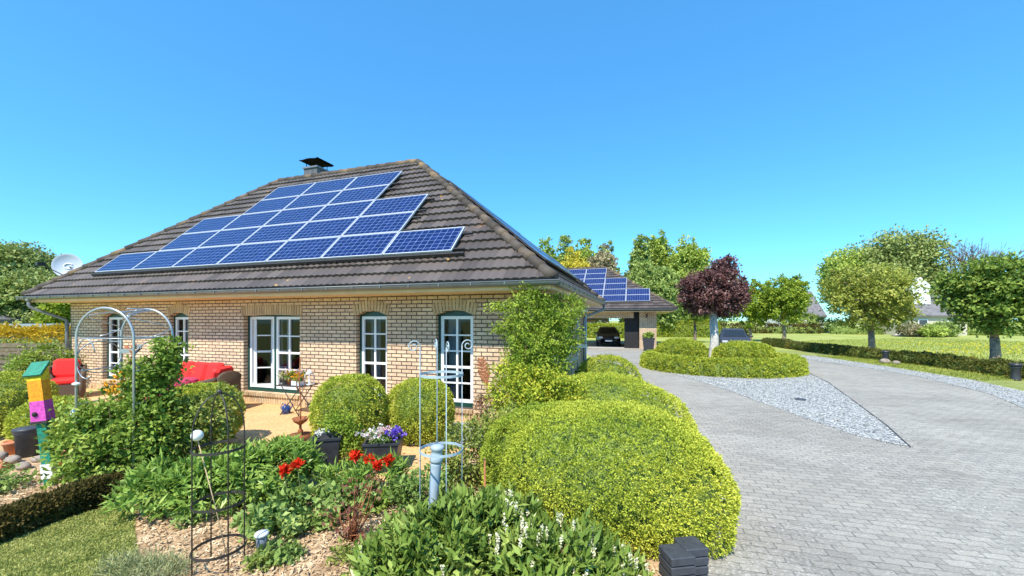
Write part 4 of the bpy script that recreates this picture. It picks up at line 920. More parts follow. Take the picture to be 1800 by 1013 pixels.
# ------------------------------------------------------------------ far houses
def far_house(label, x0, x1, Y, h_e, h_r, wallm, rot=0, gable='front', depth=8, group=None):
    w_ = x1 - x0; t = thing('distant_house', label, 'house', ((x0 + x1) / 2, Y, 0), rot)
    mb = MB(); mb.box((0, depth / 2, h_e / 2), (w_, depth, h_e))
    if gable == 'front':
        for y in (0.01, depth - .01): mb.add([(-w_ / 2, y, h_e), (w_ / 2, y, h_e), (0, y, h_r)], [(0, 1, 2)])
    else:
        for x in (-w_ / 2 + .01, w_ / 2 - .01): mb.add([(x, 0, h_e), (x, depth, h_e), (x, depth / 2, h_r)], [(0, 1, 2)])
    mb.build('wall', M[wallm], t); rb = MB(); o = .4
    if gable == 'front':
        k = (h_r - h_e) / (w_ / 2)
        for s in (-1, 1): rb.add([(s * (w_ / 2 + o), -o, h_e - k * o), (0, -o, h_r), (0, depth + o, h_r), (s * (w_ / 2 + o), depth + o, h_e - k * o), (s * (w_ / 2 + o), -o, h_e - k * o + .2), (0, -o, h_r + .2), (0, depth + o, h_r + .2), (s * (w_ / 2 + o), depth + o, h_e - k * o + .2)], [(0, 1, 2, 3), (7, 6, 5, 4), (0, 4, 5, 1), (0, 3, 7, 4), (2, 6, 7, 3)])
    else:
        k = (h_r - h_e) / (depth / 2)
        for y0 in (-o, depth + o): rb.add([(-w_ / 2 - o, y0, h_e - k * o), (w_ / 2 + o, y0, h_e - k * o), (w_ / 2 + o, depth / 2, h_r), (-w_ / 2 - o, depth / 2, h_r), (-w_ / 2 - o, y0, h_e - k * o + .2), (w_ / 2 + o, y0, h_e - k * o + .2), (w_ / 2 + o, depth / 2, h_r + .2), (-w_ / 2 - o, depth / 2, h_r + .2)], [(0, 1, 2, 3), (7, 6, 5, 4), (0, 4, 5, 1)])
    rb.build('roof', M['houseroof'], t); n = max(2, int(w_ / 3))
    for i in range(n):
        x = -w_ / 2 + w_ * (i + .5) / n; f = MB().box((x, -.03, h_e * .5), (1.3, .08, 1.4)).build('window', M['whitepaint'], t); MB().box((x, -.075, h_e * .5), (1.1, .02, 1.2)).build('pane', M['farglass'], f)
    return t
wh = far_house('distant house with grey roof and white dormer gable between the two right trees', P(1596, 0, 54).x, P(1700, 0, 54).x, 54, 3.0, 6.6, 'sandwall', gable='side', depth=7)
MB().box((-1.2, 2.2, 5.6), (2.6, 2.4, 2.6)).add([(-2.5, 1.0, 6.9), (.1, 1.0, 6.9), (-1.2, 1.0, 8.0), (-2.5, 3.4, 6.9), (.1, 3.4, 6.9), (-1.2, 3.4, 8.0)], [(0, 1, 2), (5, 4, 3), (0, 2, 5, 3), (1, 4, 5, 2)]).build('dormer', M['whitepaint'], wh)
for k, (px, Y, r, h) in enumerate([(1600, 50, 1.2, 1.6), (1632, 49, 1.5, 1.3), (1660, 50, 1.3, 1.9), (1446, 66, 2.2, 2.6), (1418, 68, 2.0, 3.4)]):
    shrub('garden_shrub', ['pale green shrub left of the house with the white dormer', 'broad low shrub in front of the house with the white dormer', 'taller shrub right of the house with the white dormer', 'green bush in front of the dark roofed distant house', 'tall bush left of the dark roofed distant house'][k], 'shrub', ((px - 900) / F * Y, Y, 0), [((0, 0, h * .5), (r, r, h * .5))], 150, 20, .22, .24, .15, ['brownish', 'forestlight', 'forest', 'forest', 'forestlight'][k], stems=4, stemr=.03, group='shrubs beyond the meadow')
far_house('distant dark roofed house seen through the gap left of the pale tree', P(1400, 0, 80).x, P(1462, 0, 80).x, 82, 3.2, 8.2, 'render', gable='side')
far_house('orange brick outbuilding with flat white eaves seen through the open carport', P(1012, 0, 58).x, P(1050, 0, 58).x, 58, 2.3, 3.2, 'redbrick', gable='side', depth=5)
path_hedge('far_hedge', 'dark hedge along the far end of the meadow', 'hedge', [(20, 66), (35, 64), (48, 62)], 1.5, 1.3, 6000, .3, .17, 'darkhedge', amp=.15)
path_hedge('far_hedge', 'pale shrub row beyond the meadow by the white house', 'hedge', [(48, 60), (58, 57), (70, 54)], 1.6, 1.2, 5000, .3, .17, 'forest', amp=.25)
pile = thing('sand_pile', 'small pale heap of sand on the far meadow', 'pile', (P(1598, 0, 52).x, 52, 0)); MB().lathe([(1.75, 0), (1.3, .25), (.7, .55), (.2, .72), (.01, .74)], n=16).build('heap', M['sand'], pile)
# meadow blades and dandelions
fieldp = [(18.5, 12), (20.2, 23), (23, 34), (30, 40), (48, 46), (48, 12)]
blades('meadow_grass', fieldp, 26000, .16, .03, 'fieldblade', 0)
q = scatter([(24, 16), (22, 24), (32, 36), (46, 34), (46, 16)], 1500); q = q[snoise(np.concatenate([q, np.zeros((len(q), 1))], 1), .35) > -.05]
q = q[:650]; b = np.concatenate([np.repeat(q, 5, 0), np.full((len(q) * 5, 1), .12)], 1); d = nz(rng.normal(size=b.shape) + np.array([0, 0, .6])); v, f, t = leafset(b, d, .075, .07)
npmesh('dandelions', [(v, f, t, 0)], M['dandelion'], kind='stuff')
sheet('grass_verge', [(15.8, 13.4), (16.7, 18), (17.4, 22.9), (16.4, 23.6), (18, 27), (19.5, 27), (19.0, 22.5), (18.5, 17.5), (17.7, 13.5), (15.5, 8), (13.6, 8)], .006, 'lawn')
blades('verge_grass', [(15.8, 13.4), (16.7, 18), (17.4, 22.9), (19.0, 22.5), (18.5, 17.5), (17.7, 13.5)], 5000, .09, .02, 'fieldblade', .006)

# ------------------------------------------------------------------ garden: arch, obelisks, posts
ar = thing('rose_arch', 'galvanised double hoop rose arch with curled ornaments on the left', 'garden arch', (-4.885, 4.78, 0)); hw = .345
for y in (0, .55):
    pts = [(-hw, y, -.1), (-hw, y, 1.80)] + [(-hw * math.cos(q), y, 1.84 + .37 * math.sin(q)) for q in np.linspace(0, math.pi, 17)] + [(hw, y, 1.80), (hw, y, -.1)]
    MB().tube(pts, .014, 7).build('hoop', M['galv'], ar)
class ScrollRods:
    def tube(self, *a): MB().tube(*a).build('scroll_rod', M['galv'], ar)
sc = ScrollRods()
for s in (-1, 1):
    for z in (1.05, 1.45, 1.84): sc.tube([(s * hw, 0, z), (s * hw, .55, z)], .008, 6)
    sc.tube([(s * hw, .275 + .272 * math.cos(q), 1.60 + .2 * math.sin(q)) for q in np.linspace(0, 6.2, 20)], .007, 5)
    sc.tube([(s * hw * math.cos(q * .5), .275 + .25 * math.sin(q * 3), 1.86 + .35 * math.sin(q * .5)) for q in np.linspace(0, math.pi, 18)], .007, 5)
for y in (0, .55): sc.tube([(-hw, y, 1.84), (hw, y, 1.84)], .007, 5)
for k in range(3): sc.tube([(.05 * (k - 1), .0, 2.2), (.09 * (k - 1), .27, 2.16 - .02 * k), (-.05 * (k - 1), .55, 2.2)], .007, 5)
sc.tube([(-hw + .115 + .115 * math.cos(q), .0, 1.60 + .24 * math.sin(q)) for q in np.linspace(.3, 5.2, 18)], .007, 5)
MB().ball((-hw + .02, -.02, 1.30), .035, 8, sc=(1.3, 1, .6)).build('leaf_ornament', M['ceramic'], ar); MB().ball((-hw - .03, 0, .95), .05, 8, sc=(.8, .5, 1)).build('leaf_ornament', M['ceramic'], ar)
og = thing('garden_ornament', 'small rusty figure hanging inside the rose arch', 'ornament', (-4.72, 4.95, 1.62)); MB().tube([(-.08, 0, .12), (.02, 0, .02), (.10, 0, .10)], .018, 6).tube([(.02, 0, .02), (-.02, 0, -.10), (.06, 0, -.16)], .02, 6).ball((.03, 0, .12), .035, 8).build('body', M['rust'], og)
MB().box((-.05, -.02, .06), (.14, .01, .05), rz=.4).box((.1, -.02, .12), (.12, .01, .05), rz=-.4).build('wing', M['galv'], og)

def obelisk(name, label, x, y, r, rings, zt, mat, scroll):
    t = thing(name, label, 'plant support', (x, y, 0)); n = 4
    for i in range(n):
        a = i * math.pi / 2 + (.39 if scroll else .95); c, s = math.cos(a), math.sin(a)
        if scroll:
            R_ = .055; pts = [(r * c, r * s, -.1), (r * c, r * s, zt - R_)]
            for k in range(26):
                q = math.pi - k * .36; rr = R_ * (1 - k / 32); ox = R_ + (rr * math.cos(q)); pts.append(((r + ox) * c, (r + ox) * s, zt - R_ + rr * math.sin(q)))
        else:
            pts = [(r * c, r * s, -.1), (r * c, r * s, rings[-1] + .12)] + [(r * c * math.cos(q), r * s * math.cos(q), rings[-1] + .12 + (zt - rings[-1] - .12) * math.sin(q)) for q in np.linspace(.15, 1.57, 10)]
        MB().tube(pts, .0052, 6).build('rod', M[mat], t)
    for z in rings:
        mb = MB(); k = 28; vs = []
        for i in range(k):
            q = 2 * math.pi * i / k
            for rr, zz in ((r + .006, z - .011), (r + .006, z + .011), (r + .002, z + .011), (r + .002, z - .011)): vs.append((rr * math.cos(q), rr * math.sin(q), zz))
        mb.add(vs, [(4 * i + j, 4 * ((i + 1) % k) + j, 4 * ((i + 1) % k) + (j + 1) % 4, 4 * i + (j + 1) % 4) for i in range(k) for j in range(4)], 0, False); mb.build('ring', M[mat], t)
    if not scroll: MB().ball((0, 0, zt + .015), .02, 8).build('finial', M[mat], t)
    return t
obelisk('obelisk', 'thin dark iron obelisk with domed top in the left foreground bed', -2.44, 3.32, .185, [.17, .55, 1.0], 1.45, 'darkmetal', False)
obelisk('obelisk', 'pale blue grey obelisk with curled rod ends in front of the right garden door', -.62, 3.5, .185, [.925, 1.585], 1.89, 'bluegrey', True)
gp = thing('garden_post', 'pale grey blue round post with cap standing inside the blue grey obelisk', 'post', (-.74, 3.6, 0)); gp.rotation_euler = (0, .07, 0)
MB().lathe([(.04, -.1), (.042, .4), (.05, .76), (.05, .78)], n=18).build('shaft', M['bluegrey'], gp)
MB().lathe([(.054, .78), (.058, .80), (.058, .84), (.05, .85), (.05, .89), (.062, .90), (.06, .93), (.02, .94)], n=18).build('cap', M['bluegrey'], gp)
bs = thing('ball_stake', 'white ball on a thin leaning stick at the dark obelisk', 'garden stake', (-2.38, 3.35, 0)); MB().tube([(0, 0, 0), (-.10, -.02, .5), (-.24, -.03, 1.06)], .004, 5).build('stick', M['archbrick'], bs); MB().ball((-.245, -.03, 1.1), .046, 12).build('ball', M['ceramic'], bs)
sl_ = thing('solar_light', 'small grey solar light with pale top low in the foreground bed', 'garden light', (-2.2, 3.5, 0)); MB().lathe([(.012, 0), (.03, .05), (.042, .07), (.045, .17)], n=14).build('body', M['zinc'], sl_); MB().lathe([(.055, .17), (.058, .185), (.05, .2), (.01, .205)], n=14).build('cap', M['ceramic'], sl_)
ws = thing('wooden_stake', 'short pale wooden stake beside the huge hedge mound', 'stake', (-.27, 3.95, 0)); MB().box((0, 0, .34), (.022, .022, .7), taper=.7).build('stick', M['terracotta'], ws)
bl = thing('stone_bollard', 'pair of dark grooved square stone blocks at the bottom edge by the driveway', 'garden lamp', (1.29, 3.12, 0), .15)
for (x, y, w_, h) in ((0, 0, .2, .265), (.165, .07, .19, .275)):
    mb = MB()
    for k in range(4): mb.box((x, y, h - .04 - k * .072), (w_, w_, .064), bev=.006); mb.box((x, y, h - .04 - k * .072 - .036), (w_ - .03, w_ - .03, .012))
    mb.build('block', M['anthracite'], bl)
# birdhouse on a leaning post
bh = thing('bird_house', 'colourful orange and magenta bird house with green roof on a leaning teal post', 'bird house', (-5.72, 4.95, 0)); bh.rotation_euler = (0, -.10, .25); bh.scale = (.82, .82, 1)
MB().box((0, 0, .42), (.115, .10, .76)).build('post', M['birdgreen'], bh)
MB().box((0, 0, .20), (.14, .12, .18)).build('collar', M['whitepaint'], bh); MB().box((0, -.02, .05), (.12, .05, .14)).build('bracket', M['zinc'], bh)
MB().box((0, 0, .815), (.21, .18, .03)).build('base_board', M['darkmetal'], bh)
lb = MB().box((0, 0, .95), (.185, .165, .25), taper=.92).build('lower_box', M['birdmagenta'], bh); MB().lathe([(.03, 0), (.03, .012)], c=(0, 0, 0), n=14, M=Matrix.Translation((-.03, -.085, .92)) @ Matrix.Rotation(R(90), 4, 'X')).build('entrance_hole', M['dark'], lb)
ub = MB().box((0, 0, 1.20), (.17, .15, .26)).build('upper_box', M['birdorange'], bh)
gb = MB(); gb.add([(-.086, -.076, 1.33), (.086, -.076, 1.33), (.086, .076, 1.33), (-.086, .076, 1.33), (-.086, -.076, 1.36), (-.086, .076, 1.49), (.086, -.076, 1.36), (.086, .076, 1.49)], [(0, 1, 6, 4), (4, 5, 3, 0), (1, 2, 7, 6), (3, 5, 7, 2), (4, 6, 7, 5)]); gb.build('gable', M['birdyellow'], bh)
MB().box((0, 0, 0), (.215, .24, .02), M=Matrix.Translation((0, -.01, 1.47)) @ Matrix.Rotation(R(40), 4, 'X')).build('roof', M['birdgreen'], bh)

# ------------------------------------------------------------------ planters, pots, terrace furniture
def tub(name, label, x, y, w0, w1, h, mat, rz=0, group=None):
    t = thing(name, label, 'planter', (x, y, 0), rz, group); a, b = w0 / 2, w1 / 2; mb = MB()
    ring = [(a, 0), (b, h), (b + .012, h), (b + .012, h + .03), (b - .02, h + .03), (b - .03, h - .05)]; vs = []; fs = []
    for (q, z) in ring: vs += [(-q, -q, z), (q, -q, z), (q, q, z), (-q, q, z)]
    for i in range(len(ring) - 1):
        for k in range(4): fs.append((4 * i + k, 4 * i + (k + 1) % 4, 4 * i + 4 + (k + 1) % 4, 4 * i + 4 + k))
    fs += [(3, 2, 1, 0), (20, 21, 22, 23)]; mb.add(vs, fs); mb.build('pot', M[mat], t); return t
def flowers(t, name, mats, c, r, n, sz):
    for m_ in mats:
        k = n // len(mats); base = np.array(c) + rng.normal(size=(k, 3)) * np.array(r); b = np.repeat(base, 6, 0); d = nz(rng.normal(size=b.shape) + np.array([0, -.3, .5])); v, f, tt = leafset(b, d, sz, sz * .9); npmesh(name, [(v, f, tt, 0)], M[m_], t)
def foliage(t, lumps, nc, per, spread, L, W, mat, name='foliage', shell=.3, droop=.1):
    ch, B = cluster_leaves(lumps, nc, per, spread, L, W, shell, droop); return npmesh(name, [ch], M[mat], t)
t = tub('planter', 'dark tapered planter with trailing green plant in front of the large box ball', -2.52, 5.45, .26, .36, .46, 'planter', .25)
foliage(t, [((.12, .1, .62), (.2, .2, .16)), ((.30, -.02, .35), (.16, .16, .3))], 110, 16, .05, .045, .024, 'shrub'); flowers(t, 'flowers', ['white'], (-.08, -.05, .55), (.05, .05, .03), 14, .03)
t = tub('planter', 'dark wide planter full of white and violet pansies', -1.78, 5.55, .36, .46, .38, 'planter', .1)
foliage(t, [((0, 0, .45), (.2, .2, .08))], 50, 14, .04, .05, .02, 'leafy'); flowers(t, 'flowers', ['white', 'pink'], (-.07, -.02, .50), (.10, .09, .03), 90, .035); flowers(t, 'flowers', ['purple'], (.14, -.02, .49), (.06, .07, .03), 40, .04)
rs = thing('rusty_stake', 'rusty ornamental stake with plate and curled rod on the terrace', 'ornament', (-3.56, 6.7, 0))
MB().lathe([(.16, .10), (.2, .12), (.21, .135), (.03, .125), (.03, .16), (.045, .2), (.02, .24), (.02, .3), (.10, .36), (.13, .42), (.11, .42), (.01, .34)], n=22).lathe([(.08, 0), (.05, .02), (.02, .1)], n=14).build('plate', M['rust'], rs)
MB().tube([(0, 0, .3), (.01, 0, .7), (-.02, 0, 1.0), (.0, 0, 1.42)], .009, 6).tube([(.0 + .07 * math.cos(q), 0, .98 + .13 * math.sin(q)) for q in np.linspace(-1.4, 4.2, 16)], .007, 5).build('rod', M['rust'], rs)
# bistro table and what stands on it
TB = Vector((-4.72, 8.75, 0)); t = thing('bistro_table', 'small dark folding metal table crowded with flower pots by the glazed door', 'table', TB, HR)
MB().box((0, 0, .645), (.74, .46, .022), bev=.01).build('table_top', M['darkmetal'], t)
for s in (-1, 1):
    for q in (-1, 1): MB().tube([(q * .26, s * .17, .635), (-q * .27, s * .2, .0)], .010, 6).build('leg', M['darkmetal'], t)
mt = Matrix.Translation(TB) @ Matrix.Rotation(HR, 4, 'Z')
def tpot(lab, x, y, mat, pm, fm, h=.13, r=.075):
    p = mt @ Vector((x, y, .656)); t = thing('flower_pot', lab, 'flower pot', p, 0, 'flower pots on the bistro table'); MB().lathe([(r * .7, 0), (r, h), (r * 1.1, h), (r * 1.1, h + .02), (r * .9, h + .02), (.01, h - .01)], n=16).build('pot', M[mat], t)
    foliage(t, [((0, 0, h + .06), (.09, .09, .08))], 26, 12, .035, .05, .022, pm); flowers(t, 'flowers', fm, (0, 0, h + .11), (.06, .06, .035), 34, .03)
tpot('grey green leafy pot on the left end of the bistro table', -.29, -.05, 'stone', 'silver', ['pink', 'white'])
tpot('terracotta pot of yellow flowers on the bistro table', -.08, -.1, 'terracotta', 'leafy', ['yellow'])
tpot('terracotta pot of pink flowers at the back of the bistro table', -.02, .1, 'terracotta', 'leafy', ['pink'])
p = mt @ Vector((.14, -.12, .656)); t = thing('flower_box', 'white flower box with orange blossoms on the bistro table', 'flower box', p, HR); MB().box((0, 0, .05), (.24, .13, .10), bev=.008).build('box', M['ceramic'], t); foliage(t, [((0, 0, .14), (.11, .06, .06))], 26, 12, .03, .045, .02, 'leafy'); flowers(t, 'flowers', ['orange', 'yellow'], (0, 0, .19), (.08, .04, .03), 50, .03)
p = mt @ Vector((.29, .05, .656)); t = thing('lantern', 'white lantern with pitched roof on the right end of the bistro table', 'lantern', p, HR); lf = MB()
for sx in (-.06, .06):
    for sy in (-.06, .06): lf.box((sx, sy, .12), (.014, .014, .22))
lf.box((0, 0, .008), (.15, .15, .016)); lf.build('frame', M['whitepaint'], t); MB().lathe([(.115, .23), (.03, .32), (.012, .33)], n=4).build('roof', M['whitepaint'], t); MB().tube([(.03 * math.cos(q), 0, .345 + .03 * math.sin(q)) for q in np.linspace(0, 6.28, 12)], .004, 5).build('handle', M['darkmetal'], t)
MB().lathe([(.03, .016), (.03, .13)], n=12).build('candle', M['whitepaint'], t)
p = mt @ Vector((-.26, -.05, 0)); t = thing('watering_can', 'small blue watering can under the bistro table', 'watering can', p, HR); MB().lathe([(.09, 0), (.085, .16), (.05, .19)], n=16).build('body', M['bluepot'], t); MB().tube([(.08, 0, .05), (.2, 0, .22)], [.018, .012], 7).build('spout', M['bluepot'], t); MB().tube([(-.08, 0, .05), (-.16, 0, .12), (-.1, 0, .22), (0, 0, .2)], .01, 6).build('handle', M['bluepot'], t)
# wicker suite
def wchair(name, label, cat, loc, rz, w_, nb):
    t = thing(name, label, cat, loc, rz); d = .78
    fb = MB(); fb.box((0, 0, .22), (w_ - .02, d - .04, .36), bev=.03); fb.build('base', M['wicker'], t)
    b = MB(); n = 14; vs = []
    for i in range(n + 1):
        u = i / n * 2 - 1; x = u * w_ / 2; zt = .92 - .10 * abs(u) ** 3
        for (y, z) in ((d / 2 - .02, .1), (d / 2 + .1, zt), (d / 2 + .16, zt - .02), (d / 2 + .06, .1)): vs.append((x, y, z))
    b.add(vs, [(4 * i + j, 4 * i + (j + 1) % 4, 4 * i + 4 + (j + 1) % 4, 4 * i + 4 + j) for i in range(n) for j in range(4)] + [(0, 3, 2, 1), (4 * n, 4 * n + 1, 4 * n + 2, 4 * n + 3)], 0, True); b.build('backrest', M['wicker'], t)
    for s in (-1, 1):
        a = MB(); x = s * (w_ / 2 + .02); a.tube([(x, -d / 2 + .02, .05), (x, -d / 2 - .03, .40), (x, -d / 2 + .05, .58), (x, 0, .62), (x, d / 2 + .1, .78)], [.05, .05, .06, .06, .05], 9); a.box((x, .02, .32), (.06, d - .1, .5), bev=.02); a.build('armrest', M['wicker'], t)
    cw_ = (w_ - .1) / nb
    for k in range(nb):
        x = -w_ / 2 + .05 + cw_ * (k + .5); MB().box((x, -.05, .46), (cw_ - .02, d - .12, .14), bev=.045).build('seat_cushion', M['redcushion'], t)
        Mx = Matrix.Translation((x, d / 2 - .06, .76)) @ Matrix.Rotation(R(-14), 4, 'X') @ Matrix.Rotation(random.uniform(-.06, .06), 4, 'Y'); MB().box((0, 0, 0), (cw_ - .02, .17, .50), bev=.06, M=Mx).build('back_cushion', M['redcushion'], t)
    return t
wchair('wicker_sofa', 'brown wicker sofa with red cushions standing against the house wall', 'sofa', (-7.95, 9.72, 0), HR, 1.6, 3)
wchair('wicker_armchair', 'brown wicker armchair turned sideways at the right end of the pink covered table', 'armchair', (-6.88, 9.0, 0), HR + R(-75), .66, 1)
wchair('garden_armchair', 'red cushioned armchair by the slatted fence at the far left', 'armchair', (-11.9, 10.6, 0), .75, .62, 1)
t = thing('round_table', 'round table under a pink cloth in front of the wicker sofa', 'table', (-7.45, 8.7, 0)); MB().lathe([(.44, .72), (.46, .735), (.44, .75)], n=28).build('table_top', M['wood'], t); MB().lathe([(.28, 0), (.06, .05), (.05, .72)], n=14).build('pedestal', M['darkmetal'], t)
vs = []; fs = []; n = 72; lev = [(.0, .758), (.45, .758), (.475, .74), (.50, .5), (.53, .22)]
for i, (r_, z) in enumerate(lev):
    for k in range(n): q = 2 * math.pi * k / n; rr = r_ + (0 if i < 3 else .028 * (i - 2) * math.sin(k * 2 * math.pi * 13 / n + math.sin(q * 3))); vs.append((rr * math.cos(q), rr * math.sin(q), z))
for i in range(len(lev) - 1):
    for k in range(n): fs.append((i * n + k, i * n + (k + 1) % n, (i + 1) * n + (k + 1) % n, (i + 1) * n + k))
tc_ = MB().add(vs, fs, 0, True).build('tablecloth', M['pinkcloth']); tc_.location = (-7.45, 8.7, 0); tag(tc_, 'deep pink cloth hanging in folds over the round table', 'tablecloth')
# left side clutter
t = thing('white_pot', 'white glazed plant pot at the left picture edge', 'plant pot', (-9.0, 6.55, 0)); MB().lathe([(.13, 0), (.19, .32), (.2, .34), (.17, .34), (.16, .28)], n=20).build('pot', M['ceramic'], t); foliage(t, [((0, 0, .4), (.16, .16, .1))], 30, 12, .04, .06, .03, 'leafy')
t = thing('garden_bin', 'dark ribbed bin standing behind the bird house', 'bin', (-7.35, 6.05, 0)); MB().lathe([(.12, 0), (.14, .34), (.155, .35), (.155, .42), (.12, .44), (.01, .44)], n=18).build('body', M['anthracite'], t); MB().lathe([(.16, .39), (.165, .40), (.165, .42), (.16, .43)], n=18).build('lid', M['planter'], t)
def tpot2(lab, x, y, h, r, tilt=0):
    t = thing('terracotta_pot', lab, 'flower pot', (x, y, 0), 0, 'terracotta pots around the bird house'); t.rotation_euler = (tilt, 0, 0); MB().lathe([(r * .7, 0), (r, h * .8), (r * 1.12, h * .8), (r * 1.12, h), (r * .92, h), (r * .85, h * .7)], n=16).build('pot', M['terracotta'], t)
tpot2('upright terracotta pot left of the dark bin', -7.7, 6.15, .2, .11); tpot2('terracotta pot right of the teal post', -6.35, 5.55, .24, .09); tpot2('tipped terracotta pot among the stones at the left edge', -7.0, 5.55, .2, .1, 1.2)
for k, (x, y, r, lb) in enumerate([(-7.2, 5.75, .13, 'pale round stone beside the dark bin'), (-6.9, 5.8, .1, 'small grey stone in front of the dark bin'), (-7.4, 5.6, .15, 'large grey stone left of the dark bin'), (-6.75, 5.5, .11, 'reddish stone near the teal post'), (-7.6, 5.9, .12, 'stone under the white pot'), (-6.55, 5.75, .12, 'grey stone between bin and teal post')]):
    r *= .8; vs_ = core_ellipsoid((0, 0, r * .5), (r, r * .85, r * .65), 1, 7)
    v = vs_[0] + vs_[0] * (.18 * snoise(vs_[0] + k * 3, 9))[:, None]; o = npmesh('field_stone', [(v, vs_[1], vs_[2], 0)], M['stone'], label=lb, cat='stone', group='field stones by the bird house'); o.location = (x, y, 0)
# fence, yellow hedge, shed and neighbour on the left
t = thing('slat_fence', 'weathered brown slatted fence at the left edge below the yellow hedge', 'fence', (-22, 12.9, 0), 0)
for k in range(9): MB().box((k * 1.0, .05, .66), (.09, .09, 1.34)).build('post', M['wood'], t)
mb = MB()
for k in range(9): mb.box((4.0, -.01 + .03 * (k % 2), .18 + k * .135), (8.1, .022, .115))
mb.build('slats', M['wood'], t)
path_hedge('yellow_hedge', 'golden yellow flowering hedge behind the slatted fence', 'hedge', [(-24, 13.9), (-19, 13.8), (-14.6, 13.7)], 1.2, 1.75, 16000, .11, .05, 'yellow', amp=.18)
shrub('green_shrub', 'green leafy bush beside the left downpipe', 'shrub', (-13.6, 11.6, 0), [((0, 0, .85), (.65, .6, .55)), ((-.5, 0, .6), (.5, .5, .5))], 150, 22, .11, .085, .05, 'rose', stemr=.012)
t = thing('garden_shed', 'low grey shed with flat roof behind the yellow hedge', 'shed', (-23.6, 20.5, 0)); MB().box((0, 0, .85), (5.6, 3, 1.7)).build('wall', M['wood'], t); MB().box((0, 0, 1.79), (6.2, 3.6, .18)).build('roof', M['galv'], t); MB().box((1.6, -1.9, 1.62), (2.8, .2, .12)).build('awning', M['zinc'], t)
far_house('neighbouring low house with dark tiled roof at the left picture edge', -50, -36.4, 28, 2.1, 5.0, 'render')
t = thing('mast_dish', 'small white satellite dish on a pole at the left picture edge', 'satellite dish', (-15.98, 12.2, 0)); MB().tube([(0, .06, 0), (0, .06, 2.8)], .025, 8).build('mast', M['zinc'], t); MB().lathe([(.001, -.04), (.12, -.03), (.22, .01), (.225, .012), (.12, -.045), (.001, -.055)], n=22, M=Matrix.Translation((0, 0, 2.8)) @ Vector((.25, -1, .3)).to_track_quat('Z', 'Y').to_matrix().to_4x4()).build('dish', M['ceramic'], t)

# ------------------------------------------------------------------ plants of the bed
t = shrub('climbing_rose', 'dark green climbing rose covering the right leg of the arch', 'rose', (-4.62, 5.05, 0), [((0, 0, 1.40), (.28, .24, .20)), ((.22, .05, 1.68), (.15, .14, .18)), ((-.02, 0, 1.08), (.24, .24, .26)), ((.26, 0, 1.45), (.12, .15, .16))], 210, 22, .062, .055, .034, 'rose', stems=14, stemr=.009, core=0)
flowers(t, 'flowers', ['orange'], (-.16, -.25, 1.28), (.07, .04, .07), 24, .03)
t = shrub('rose_bush', 'broad leafy rose bush at the foot of the arch', 'rose', (-4.85, 4.95, 0), [((0, 0, .65), (.55, .38, .45)), ((-.35, .1, .85), (.34, .3, .32)), ((.40, .1, .75), (.42, .34, .45)), ((.1, 0, .3), (.65, .4, .3)), ((-.45, -.05, .45), (.35, .3, .4))], 430, 22, .085, .066, .038, 'rose', stems=16, stemr=.008)
shrub('rose_bush', 'loose shrub between the arch and the left box ball', 'rose', (-4.15, 5.3, 0), [((0, 0, .55), (.38, .35, .5)), ((.2, .1, .85), (.22, .25, .3))], 150, 20, .08, .062, .036, 'mixed', stems=10)
shrub('low_shrub', 'low spreading dark green plant at the left edge below the stones', 'shrub', (-6.25, 4.75, 0), [((0, 0, .10), (.36, .26, .17)), ((-.5, .1, .10), (.4, .28, .17))], 120, 20, .06, .055, .03, 'leafy', stems=5)
shrub('low_shrub', 'grey green low plant under the rose bush', 'shrub', (-4.1, 4.62, 0), [((0, 0, .12), (.42, .3, .24)), ((.4, -.1, .1), (.35, .3, .2))], 130, 20, .06, .06, .03, 'leafy', stems=4)
def peony(lab, x, y, r, h, n):
    shrub('peony', lab, 'peony', (x, y, 0), [((0, 0, h * .5), (r, r, h * .5)), ((-.4 * r, .1, h * .62), (r * .5, r * .5, h * .36)), ((.4 * r, .1, h * .6), (r * .5, r * .5, h * .38))], n, 15, .055, .115, .030, 'peony', shell=.55, stems=16, stemmat='stem', droop=-.05)
peony('broad green peony behind the dark obelisk', -3.25, 4.4, .48, .54, 230); peony('bushy peony at the edge of the terrace', -2.80, 4.65, .48, .62, 240); peony('darker peony left of the dark obelisk', -3.75, 4.35, .40, .46, 160)
shrub('strawberry_patch', 'patch of broad leaved green plants in the middle of the bed', 'ground cover', (-2.1, 4.15, 0), [((0, 0, .13), (.42, .28, .17)), ((.38, .2, .13), (.3, .26, .17)), ((-.25, -.25, .1), (.3, .2, .13))], 150, 14, .06, .072, .058, 'leafy', stems=6, stemmat='stem')
shrub('strawberry_patch', 'small leafy plants beside the solar light', 'ground cover', (-2.15, 3.42, 0), [((.12, -.02, .05), (.16, .12, .09)), ((-.06, .34, .08), (.25, .16, .12))], 44, 12, .05, .07, .05, 'leafy', stems=3, stemmat='stem')
shrub('perennial', 'upright bright green perennial below the red blooms on the right', 'plant', (-1.55, 4.55, 0), [((0, 0, .22), (.36, .3, .26)), ((-.42, .15, .18), (.3, .25, .2))], 120, 16, .05, .11, .022, 'peony', stems=6, stemmat='stem', droop=-.4)
shrub('perennial', 'green plant at the foot of the blue grey obelisk', 'plant', (-.95, 4.25, 0), [((0, 0, .2), (.34, .3, .26))], 90, 16, .05, .06, .035, 'leafy', stems=4)
shrub('red_rose', 'sparse young rose with reddish stems in the bark mulch', 'rose', (-1.52, 3.72, 0), [((0, 0, .22), (.26, .22, .24)), ((.12, .1, .42), (.16, .15, .2))], 34, 9, .05, .045, .025, 'redstem', shell=.2, stems=26, stemr=.006, stemmat='rust')
